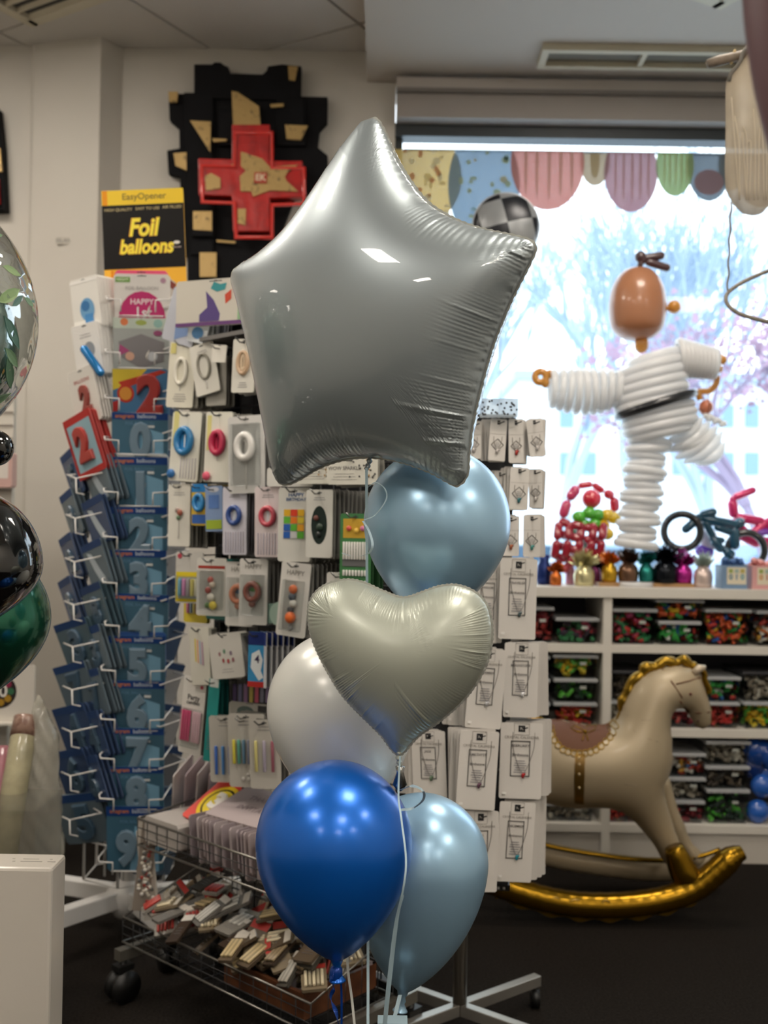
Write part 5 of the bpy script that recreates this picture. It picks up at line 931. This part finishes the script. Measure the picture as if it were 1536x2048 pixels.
for x in (1114, 1136, 1160, 1184, 1204): saus('basket_stave', bk_, [(x + 4, 1044, -.03), (x, 1080, -.055), (x - 6, 1118, -.04)], 9, RB, bY)
for i in range(12): MB().ell(at(1116 + i * 7, 1130 + 8 * math.sin(i), bY - .02), .02, mat('b03a4c', .2, coat=.7), 8).build('bottom_ball', bk_)
# bikes
def bike(name, label, Y, W, segs, col, cols=None):
    g = thing(name, label, 'balloon sculpture', base_at(W[0][0], Y)); tc = mat('14181e', .25, coat=.7)
    for (x, y, R, r) in W: MB().ring(at(x, y, Y), (.25, 1, 0), R * Y / F, r * Y / F, tc, 32, 10).build('wheel', g)
    c = mat(col, .2, .2, coat=.8)
    for s in segs: q = MB().cap(at(s[0], s[1], Y), at(s[2], s[3], Y), s[4] * 1.3 * Y / F, c, 12).build('frame_tube', g)
    return g
bike('balloon_bicycle', 'teal twisted balloon bicycle with black wheels on cabinet', 4.50, [(1364, 1063, 35, 7.5), (1492, 1100, 35, 7.5)], [(1365, 1064, 1404, 1030, 7), (1398, 1032, 1434, 1022, 7), (1402, 1036, 1476, 1052, 8), (1408, 1040, 1428, 1078, 6), (1424, 1076, 1446, 1104, 7), (1428, 1052, 1466, 1066, 6), (1418, 1076, 1450, 1082, 5), (1468, 1052, 1470, 1100, 8), (1474, 1036, 1484, 1056, 9), (1446, 1100, 1470, 1112, 7), (1448, 1112, 1460, 1140, 8), (1440, 1060, 1462, 1054, 5)], '1f4f66')
g = bike('balloon_bicycle', 'hot pink twisted balloon bicycle at the right edge', 4.56, [(1590, 1085, 36, 8)], [(1466, 996, 1512, 978, 6), (1464, 998, 1468, 1036, 8), (1460, 1004, 1472, 994, 6), (1468, 1034, 1530, 1044, 7.5), (1462, 1040, 1500, 1074, 8), (1500, 1072, 1536, 1040, 7), (1500, 1078, 1560, 1092, 9), (1474, 1066, 1520, 1090, 8), (1536, 1034, 1546, 1070, 10), (1530, 1048, 1570, 1056, 8)], 'd42c6c')
saus('purple_tube', g, [(1512, 1066), (1545, 1062)], 7, mat('7a3fb0', .2, coat=.7), 4.55)
o = MB().cap(at(1390, 1100, 4.58), at(1428, 1104, 4.58), .028, mat('7a50d0', .2, coat=.7), 10).ell(at(1418, 1080, 4.58), (.04, .03, .055), mat('dcd0e0', .3, coat=.6), 10).cap(base_at(1412, 4.58), at(1410, 1096, 4.58), .02, mat('7a50d0', .2, coat=.7), 10).build('balloon_unicorn'); tag(o, 'purple and white balloon shape behind the teal bicycle', 'balloon sculpture')
# ---------------------------------------------------------------- karate figure of white modelling balloons
KY = 4.36; kf = thing('balloon_karate_figure', 'tall white twisted balloon karate figure with black belt', 'balloon sculpture', base_at(1285, KY)); k_ = KY / F
SK = mat('b98260', .3, coat=.5, trans=.25); SK2 = mat('dca04c', .25, coat=.6, trans=.3); WH = mat('fafafa', .28, coat=.5, trans=.45); HR = mat('4a3438', .3, coat=.5)
c = at(1275, 606, KY); prof = [(max(1e-4, r * k_), z * k_) for r, z in ((0, 72), (16, 70), (30, 63), (43, 48), (52, 28), (56, 6), (57, -12), (55, -34), (51, -50), (42, -62), (28, -71), (14, -75), (0, -76))]
pp = spline([Vector((r, 0, z)) for r, z in prof], 4); MB().lathe([(max(q.x, 1e-4), q.z) for q in pp], SK, c, 32).build('head', kf)
MB().ell(at(1348, 614, KY), 13.5 * k_, SK2, 14).cap(at(1330, 617, KY), at(1342, 616, KY), 5 * k_, SK2, 8).build('nose', kf)
h = MB().ell(at(1281, 514, KY), 12 * k_, HR, 10)
for a, b, r in (((1278, 528), (1290, 512), 10), ((1284, 518), (1330, 510), 8.5), ((1290, 522), (1341, 538), 8.5), ((1276, 524), (1286, 532), 8)): h.cap(at(a[0], a[1], KY), at(b[0], b[1], KY), r * k_, HR, 10)
h.build('hair', kf); MB().cap(at(1284, 672, KY), at(1282, 706, KY), 14 * k_, SK2, 12).build('neck', kf)
def rib(part, cx, cy, half, ang, r, m=WH, depth=.75, dy=0, parent=None):
    a = math.radians(ang); side = Vector((math.cos(a), 0, -math.sin(a))); ax = Vector((math.sin(a), 0, math.cos(a))); R = (half - r * .6) * k_
    return MB().ring(at(cx, cy, KY + dy), ax, R, r * k_, m, 28, 8, R * depth, side).build(part, parent or kf)
TA = -14                                                 # torso tilt
n = 6
for i in range(n): t = i / (n - 1); rib('torso_rib', 1300 + 4 * t + (8 if i == 0 else 0), 716 + 90 * t, [52, 66, 70, 72, 73, 74][i], TA - 3 + 3 * t, 10.5)
for i in range(4): rib('torso_rib', 1316 + 2 * i, 822 + 15 * i, [72, 74, 74, 66][i], TA + 1, 10)
bt = rib('black_belt', 1311, 810, 84, TA - 4, 9, mat('14161c', .3, coat=.6), .8)
for i in range(9):
    t = i / 8; rib('sleeve_rib', 1106 + 128 * t, 778 + 6 * math.sin(t * 3) - 0 * t, 36 + 9 * math.sin(t * PI * .9 + .2), 92 + 4 * math.sin(i), 7.5, depth=.8)
hd_ = MB().ring(at(1081, 754, KY), (.1, 1, 0), 11 * k_, 7.5 * k_, SK2, 20, 8).cap(at(1088, 776, KY), at(1094, 757, KY), 8 * k_, SK2, 8).ell(at(1100, 748, KY), 9 * k_, SK2, 8); hd_.build('hand', kf)
for i in range(9):
    t = i / 8; rib('sleeve_rib', 1362 + 66 * t, 716 + 12 * t, 38 - 8 * t, 84 + 10 * t, 7.5, depth=.8, dy=-.02)
hd_ = MB().ell(at(1444, 720, KY), 10 * k_, SK2, 8).cap(at(1436, 730, KY), at(1442, 708, KY), 8 * k_, SK2, 8).ell(at(1438, 738, KY), 8 * k_, SK2, 8); hd_.build('hand', kf)
MB().tube(spline([at(1434, 752, KY), at(1432, 768, KY), at(1418, 782, KY), at(1398, 784, KY), at(1400, 800, KY)], 5), 6.5 * k_, SK2, 8).build('finger_loop', kf)
for i in range(15):
    t = i / 14; rib('leg_rib', 1296 - 24 * t - (0 if i else -6), 884 + 205 * t, 40 + 4 * math.sin(i * 1.9) - 2 * t, 4 - 8 * (i % 2) + 3, 8.5, depth=.85)
for a, b in (((1334, 884), (1404, 836)), ((1338, 902), (1420, 842)), ((1350, 917), (1434, 852)), ((1368, 925), (1444, 864)), ((1390, 927), (1449, 884)), ((1346, 900), (1424, 856))):
    MB().tube(spline([at(a[0], a[1], KY - .02), at((a[0] + b[0]) / 2 + 8, (a[1] + b[1]) / 2 + 8, KY - .05), at(b[0], b[1], KY - .02)], 5), [k_ * r for r in (3, 7, 10, 11.5, 12, 12, 12, 11.5, 10, 7, 3)], WH, 12).build('thigh_rib', kf)
for k in range(9): MB().ell(at(1412 + 4.5 * k, 832 + 3 * math.sin(k * 2) + k * 2, KY - .05), 6 * k_, WH, 8).build('cuff_ball', kf)
MB().cap(at(1398, 812, KY - .03), at(1426, 818, KY - .03), 17 * k_, mat('c9785a', .3, coat=.5), 12).build('foot', kf)
MB().lathe([(.0, 0), (.07, 0), (.07, .02), (0, .02)], WH, base_at(1272, KY), 20).build('foot_base', kf)
# round black and white chequered foil balloon floating by the window
cy_ = 4.25; cc = at(1012, 452, cy_); R = 66 * cy_ / F
chm = mat('c4c6c8', .3, .3, key='cheq'); nt = chm.node_tree; ch = nt.nodes.new('ShaderNodeTexChecker'); ch.inputs['Scale'].default_value = 9.5; ch.inputs[1].default_value = (*lin('8f9294'), 1); ch.inputs[2].default_value = (*lin('1a1c22'), 1)
tc = nt.nodes.new('ShaderNodeTexCoord'); mp = nt.nodes.new('ShaderNodeMapping'); mp.inputs['Rotation'].default_value = (0, .25, 0); mp.inputs['Scale'].default_value = (1, .0, 1); nt.links.new(tc.outputs['Object'], mp.inputs[0]); nt.links.new(mp.outputs[0], ch.inputs[0]); nt.links.new(ch.outputs[0], nt.nodes['Principled BSDF'].inputs['Base Color'])
g = thing('foil_balloon', 'round black and white chequered foil balloon by the window', 'balloon', cc); MB().ell(cc, (R, R * .42, R), chm, 28).build('foil_body', g); MB().ring(cc, (0, 1, 0), R + .002, .003, mat('b9bcc0', .3, .5), 40, 6).build('seam', g)
m = MB().tube(spline([cc + Vector((0, 0, -R)), at(1000, 700, 4.3), base_at(1012, 4.4)], 12), .0012, mat('d0d0d4', .4), 5).build('balloon_string'); tag(m, 'thin pale string from the chequered balloon to the cabinet top', 'string')

# ---------------------------------------------------------------- rocking horse foil balloon
HY = 3.72; hk = HY / F; hs = thing('rocking_horse', 'cream and gold inflatable rocking horse with brown saddle', 'balloon', Vector((at(1180, 1850, HY).x, HY, 0)))
CRM = mat('a8987c', .46, .2, coat=.1); GLD = mat('856414', .24, .9); GLD2 = mat('8f6f1e', .28, .8); BRN = mat('63402c', .55, 0, spec=.2)
body = [(1020, 1500), (1040, 1466), (1068, 1446), (1100, 1440), (1140, 1444), (1180, 1452), (1212, 1452), (1234, 1436), (1246, 1404), (1262, 1374), (1286, 1350), (1318, 1336), (1352, 1331), (1384, 1336), (1398, 1346), (1406, 1372), (1416, 1402), (1421, 1430), (1419, 1448), (1408, 1457), (1394, 1453), (1382, 1436), (1370, 1420), (1354, 1415), (1342, 1424), (1337, 1446), (1341, 1490), (1341, 1526), (1334, 1548), (1324, 1566), (1330, 1600), (1342, 1640), (1354, 1674), (1366, 1716), (1340, 1730), (1326, 1722), (1308, 1690), (1284, 1660), (1256, 1632), (1228, 1616), (1190, 1611), (1150, 1613), (1110, 1608), (1080, 1602), (1050, 1620), (1010, 1672), (976, 1712), (944, 1716), (948, 1690), (978, 1640), (1000, 1590), (1010, 1545)]
pts = [at(x, y, HY) for x, y in body]; ol = smooth_closed([(p.x, p.z) for p in pts], 520); inf = Inflate(ol, .155, 150, .5)
m = MB(); inf.mesh(m, CRM); m.v = [(x, y + HY, z) for x, y, z in m.v]; m.build('body', hs)
def surf(px, py, off=.003):
    p = at(px, py, HY); h = inf.H(p.x, p.z)
    for _ in range(3): q = at(px, py, HY - h); h = inf.H(q.x, q.z)
    return Vector((q.x, HY - h - off, q.z))
def patch(name, poly, mtl, off=.003, nx=26):
    A = np.array(poly, float); lo = A.min(0); hi = A.max(0); vs = []; fs = []; idx = {}
    def vid(i, j):
        if (i, j) not in idx:
            x = lo[0] + (hi[0] - lo[0]) * i / nx; y = lo[1] + (hi[1] - lo[1]) * j / nx
            if not bool(Inflate.test(A, np.array([[x]]), np.array([[y]]))[0, 0]):
                b = None
                for k in range(len(A)):
                    p, q = A[k], A[(k + 1) % len(A)]; d = q - p; t = max(0, min(1, np.dot((x, y) - p, d) / (np.dot(d, d) + 1e-9))); r = p + d * t; e = (r[0] - x) ** 2 + (r[1] - y) ** 2
                    if b is None or e < b[0]: b = (e, r)
                x, y = b[1]
            idx[(i, j)] = len(vs); vs.append(surf(x, y, off))
        return idx[(i, j)]
    gx = lo[0] + (hi[0] - lo[0]) * (np.arange(nx) + .5) / nx; gy = lo[1] + (hi[1] - lo[1]) * (np.arange(nx) + .5) / nx; X, Y = np.meshgrid(gx, gy, indexing='ij'); T = Inflate.test(A, X, Y)
    for i, j in zip(*np.nonzero(T)): fs.append((vid(i, j), vid(i, j + 1), vid(i + 1, j + 1), vid(i + 1, j)))
    return MB().add(vs, fs, mtl, True).build(name, hs)
sad = [(1101, 1441), (1104, 1465), (1112, 1482), (1126, 1496), (1148, 1503), (1170, 1503), (1192, 1496), (1212, 1480), (1228, 1462), (1238, 1446), (1216, 1452), (1180, 1452), (1140, 1445), (1120, 1441)]
sd = patch('saddle', sad, BRN); lp = MB()
ed = spline([Vector((x, y, 0)) for x, y in sad[:10]], 6); acc = 0
for i in range(1, len(ed)):
    acc += (ed[i] - ed[i - 1]).length
    if acc > 11: acc = 0; lp.tube([surf(ed[i].x + 6 * math.cos(q * PI / 6), ed[i].y + 3 + 6.5 * math.sin(q * PI / 6), .003) for q in range(12)], 1.2 * hk, GLD2, 5, True)
lp.build('gold_trim', sd)
bw = MB()
for sx in (-1, 1): bw.tube([surf(1170 + sx * x, 1463 + y, .006) for x, y in ((0, 0), (8, -6), (22, -12), (28, -8), (20, -2), (8, 1), (0, 0))], 1.3 * hk, GLD, 5); bw.tube([surf(1170 + sx * x, 1463 + y, .006) for x, y in ((0, 0), (3, 8), (6, 18))], 1.3 * hk, GLD, 5)
bw.ell(surf(1170, 1463, .008), 3.5 * hk, GLD, 6).build('gold_bow', sd)
stp = patch('girth_strap', [(1150, 1506), (1170, 1506), (1169, 1560), (1167, 1608), (1149, 1606), (1148, 1560)], mat('6f5424', .3, .6)); b = MB()
for y in (1515, 1528, 1548, 1575): b.ell(surf(1158, y, .005), 2.6 * hk, mat('c9b48a', .3, .3), 5)
b.build('strap_hole', stp); b = MB()
for P in (((1325, 1338), (1345, 1366), (1362, 1392), (1378, 1424)), ((1352, 1368), (1376, 1362), (1400, 1355)), ((1376, 1425), (1396, 1426), (1419, 1424)), ((1376, 1425), (1360, 1402))): b.tube([surf(x, y, .003) for x, y in P], 1.5 * hk, BRN, 5)
b.build('bridle', hs); b = MB().ell(surf(1381, 1388, .002), (3 * hk, .003, 3 * hk), mat('6a3a2c', .4), 6); b.build('eye', hs); MB().ell(surf(1396, 1442, .002), (2.4 * hk, .003, 2.4 * hk), mat('4a2c24', .4), 6).build('nostril', hs)
b = MB()
for P in (((1256, 1432), (1285, 1440), (1300, 1440), (1338, 1428)), ((1246, 1450), (1270, 1462), (1298, 1478), (1316, 1484)), ((1248, 1568), (1270, 1572), (1300, 1570), (1322, 1564))): b.tube([surf(x, y, .0) for x, y in P], 1.0 * hk, mat('94846c', .4), 4)
b.build('seam', hs)
mane = [(1236, 1444, 6), (1244, 1420, 10), (1246, 1402, 12), (1258, 1384, 12), (1264, 1366, 12), (1284, 1350, 12), (1292, 1336, 12), (1312, 1334, 10), (1330, 1322, 11), (1350, 1326, 9), (1366, 1320, 11), (1380, 1330, 9), (1392, 1334, 8)]
sp_ = spline([at(x, y, HY) for x, y, r in mane], 5); rr = [mane[min(i // 5, len(mane) - 1)][2] * (1 + .10 * math.sin(i * .9)) * hk for i in range(len(sp_))]; MB().tube(sp_, rr, GLD2, 14, flat=1.0).build('mane', hs)
MB().tube(spline([at(x, y, HY - .03) for x, y in ((1396, 1338), (1408, 1346), (1410, 1362), (1418, 1378), (1417, 1388))], 5), 6 * hk, GLD, 8).build('forelock', hs); MB().tube([at(1388, 1346, HY - .04), at(1400, 1336, HY - .04), at(1410, 1334, HY - .03)], [7 * hk, 8 * hk, 4 * hk], mat('c4b49c', .35, .2), 10).build('ear', hs)
MB().tube(spline([at(x, y, HY) for x, y in ((1052, 1450), (1062, 1440), (1080, 1442), (1090, 1452))], 5), 9 * hk, GLD, 10).build('tail', hs)
def rocker(P, r, Y, mtl, name='rocker', par=hs):
    q = spline([at(x, y, Y) for x, y in P], 8); n = len(q) - 1; rr = [r * hk * (.55 + .45 * min(1, i / n * 9, (n - i) / n * 9)) * (1 + .02 * math.sin(i * 2)) for i in range(n + 1)]
    return MB().tube(q, rr, mtl, 20).build(name, par)
RP = [(1486, 1704), (1462, 1716), (1430, 1745), (1390, 1776), (1335, 1797), (1270, 1808), (1200, 1811), (1130, 1806), (1060, 1790), (990, 1766), (930, 1736), (870, 1692)]
r1 = rocker(RP, 24, HY - .12, GLD); fr_ = MB(); q = spline([at(x, y + 24, HY - .12) for x, y in RP[2:10]], 8)
vs = []
for i, p in enumerate(q): vs += [p + Vector((0, 0, .006)), p + Vector((0, 0, -.012 - .006 * math.sin(i * .9)))]
fr_.add(vs, [(2 * i, 2 * i + 1, 2 * i + 3, 2 * i + 2) for i in range(len(q) - 1)], GLD2, True).build('crimped_edge', r1)
sc = MB()
for x0, s in ((1060, 1), (1105, -1), (1140, 1), (1205, -1)):
    sc.tube([at(x0 + 14 * math.cos(a) * (1 - a / 9) + a * 3, 1798 + (x0 - 1060) * .06 + s * 7 * math.sin(a) * (1 - a / 9), HY - .12 - 24 * hk * .86) for a in [k * .5 for k in range(12)]], 1.1 * hk, mat('c9a85c', .25, .8), 5)
sc.build('scroll_print', r1)
MB().tube(spline([at(x, y, HY - .10) for x, y in ((1347, 1694), (1356, 1716), (1367, 1742), (1382, 1762), (1398, 1776))], 4), [r * hk for r in (18, 20, 22, 23, 24, 25, 26, 27, 28, 28, 28, 27, 25, 23, 20, 17, 14)], GLD, 20).build('gold_boot', hs)
MB().tube(spline([at(x, y, HY + .14) for x, y in ((1322, 1560), (1336, 1612), (1356, 1660), (1374, 1696), (1400, 1722))], 5), [r * hk for r in [18] * 6 + [17] * 5 + [15] * 5 + [16] * 5], CRM, 14).build('far_leg', hs)
RQ = [(1440, 1716), (1400, 1730), (1340, 1738), (1270, 1736), (1190, 1726), (1110, 1712), (1040, 1692), (980, 1664)]
r2 = rocker(RQ, 24, HY + .20, CRM); MB().tube(spline([at(x, y - 17, HY + .12) for x, y in RQ], 6), 5 * hk, GLD, 8).build('gold_edge', r2)
# ---------------------------------------------------------------- hanging bag, stick, twine ring (upper right)
hb = thing('driftwood_hanger', 'short weathered stick with twine hanging at upper right', 'hanger', at(1475, 120, 2.9)); WDG = mat('8a7c6c', .7, noise=(30, '6a5e50', .3, .7, .3)); yy = 2.9
MB().tube([at(1415, 128, yy), at(1440, 121, yy), at(1475, 113, yy), at(1530, 96, yy)], [.012, .014, .013, .012], WDG, 10).build('stick', hb); MB().tube(spline([at(1458, 108, yy), at(1464, 118, yy), at(1470, 100, yy), at(1462, 128, yy)], 5), .004, mat('c0a878', .8), 6).build('knotted_twine', hb)
MB().tube([at(1496 - 8 * i - 3 * math.sin(i * 2), 92 + 14 * i, yy - .02) for i in range(6)], .006, mat('6f6a62', .8), 6).build('cord', hb)
bgm = mat('b5a894', .35, noise=(9, 'd0c4ae', .35, .7, .8), trans=.45, clear=.18); pts = [(1452, 168), (1462, 150), (1486, 120), (1500, 104), (1540, 100), (1548, 200), (1546, 380), (1530, 420), (1508, 431), (1482, 424), (1460, 396), (1450, 360), (1451, 260)]
pp = [at(x, y, yy) for x, y in pts]; i2 = Inflate(smooth_closed([(p.x, p.z) for p in pp], 240), .035, 60, .5); m = MB(); i2.mesh(m, bgm); m.v = [(x, y + yy, z) for x, y, z in m.v]; o = m.build('dress_bag'); tag(o, 'beige translucent hanging bag with rounded bottom, upper right', 'bag')
m = MB()
for k in range(9): m.tube(spline([at(1462 + k * 9 + ru(-5, 5), 230 + ru(-40, 60), yy - .037), at(1470 + k * 8, 290, yy - .039), at(1476 + k * 7 + ru(-6, 6), 400, yy - .030)], 5), .0016, mat('c9bda6', .4), 5)
m.build('crease', o)
ty_ = MB(); ty_.tube([at(1462 - i * .35 + 1.5 * math.sin(i * 1.3), 405 + i * 9, yy) for i in range(21)], .0026, mat('7f7870', .8), 6); o = ty_.build('twine'); tag(o, 'thin grey twine hanging from the bag down to wire ring', 'twine')
o = MB().tube(spline([at(x, y, Y) for x, y, Y in ((1600, 520, 3.0), (1536, 542, 2.98), (1490, 562, 2.94), (1462, 580, 2.9), (1452, 594, 2.88), (1456, 610, 2.86), (1476, 626, 2.84), (1505, 636, 2.82), (1540, 644, 2.8), (1600, 648, 2.82), (1650, 600, 2.9), (1640, 540, 3.0))], 6), .0055, mat('6f6860', .75, noise=(60, '8c8478', .3, .7, .4)), 8, closed=False).build('wire_ring'); tag(o, 'twine wrapped grey wire ring hanging at the right edge', 'ring')

# ---------------------------------------------------------------- left edge display
ld = thing('side_display', 'white metal display panel with shelves at the left edge', 'display', at(-60, 1500, 3.9)); dY = 3.9; WM = mat('cdc8be', .5)
MB().bb((at(-190, 800, dY).x, dY, at(0, 1650, dY).z), (at(28, 800, dY).x, dY + .03, at(0, 790, dY).z), WM).build('panel', ld)
m = MB()
for k in range(22): z = at(0, 800 + k * 26, dY).z; m.bb((at(-190, 800, dY).x, dY - .004, z), (at(27, 800, dY).x, dY, z + .006), mat('8c857c', .6))
m.build('slot', ld)
MB().bb((at(-190, 800, dY).x, dY - .16, at(0, 1447, dY - .16).z - .008), (at(56, 800, dY - .16).x, dY + .02, at(0, 1447, dY - .16).z), WM).build('shelf', ld)
b = at(12, 1330, dY - .12); o = goods('badge_pack', 'white pack with multicoloured round 90 badge at left edge', 'packet', .21, .215, .012, 'd6d0c6', [('d', -.10, -.44, .30, .29, '2c2426')] + [('d', -.10 + .20 * math.cos(a), -.44 + .19 * math.sin(a), .06, .06, random.choice(['b0522c', '8c2c4c', '3a6a4c', '5c3470', 'a8822c'])) for a in [k * .7 for k in range(9)]] + [('t', '90', -.10, -.44, .30, 'e6e2da')], frame(b, .05), hole=False)
o = goods('gift_pack', 'pale red and white pack on left edge shelf', 'packet', .14, .13, .05, 'c9a49c', [('r', 0, -.5, .8, .5, 'd8d0c8')], frame(at(-8, 905, dY - .05), 0), hole=False)
for k, (x0, y0, x1, y1, c, lab) in enumerate(((52, 1440, 5, 1680, 'b5ad8c', 'rolled greenish paper wrapped in clear film, leaning by plinth'), (12, 1500, -20, 1680, 'a86a74', 'rolled rose paper wrapped in film at the left edge'))):
    a = at(x0, y0, 3.05); b = at(x1, y1 + 40, 2.86); o = MB().tube([a, a.lerp(b, .05), b], [.034, .036, .038], mat(c, .25, noise=(14, shade(c, .8), .3, .7, .5), coat=.6), 16).build('paper_roll'); tag(o, lab, 'paper roll')
    if k == 0: MB().tube([a + (a - b).normalized() * .008, a, a.lerp(b, .13)], [.036, .036, .0375], mat('6f4a3e', .3, noise=(40, '96796a', .4, .6, .3), coat=.6), 16).build('end_wrap', o)
pts = [(75, 1390), (88, 1402), (100, 1440), (116, 1480), (118, 1560), (122, 1650), (124, 1725), (60, 1740), (20, 1720), (30, 1600), (58, 1480), (66, 1420)]
pp = [at(x, y, 3.05) for x, y in pts]; i3 = Inflate(smooth_closed([(p.x, p.z) for p in pp], 200), .06, 50, .5); m = MB(); i3.mesh(m, mat('d6d3c6', .15, key='bag2', noise=(12, 'b9b6aa', .35, .65, 1.0), trans=.4, clear=.35, coat=.8)); m.v = [(x, y + 3.05 + .006 * math.sin(x * 160 + z * 90), z) for x, y, z in m.v]; o = m.build('plastic_bag'); tag(o, 'crumpled clear plastic bag hanging beside the spinner, left edge', 'bag')
o = MB().bb((at(-90, 1625, 2.75).x, 2.75, .0), (at(124, 1625, 2.98).x, 2.98, at(60, 1622, 2.75).z), mat('8f8c80', .1, key='bin', trans=.3, clear=.7)).build('clear_bin'); tag(o, 'large clear plastic bin holding wrapped rolls, behind the white plinth', 'bin')
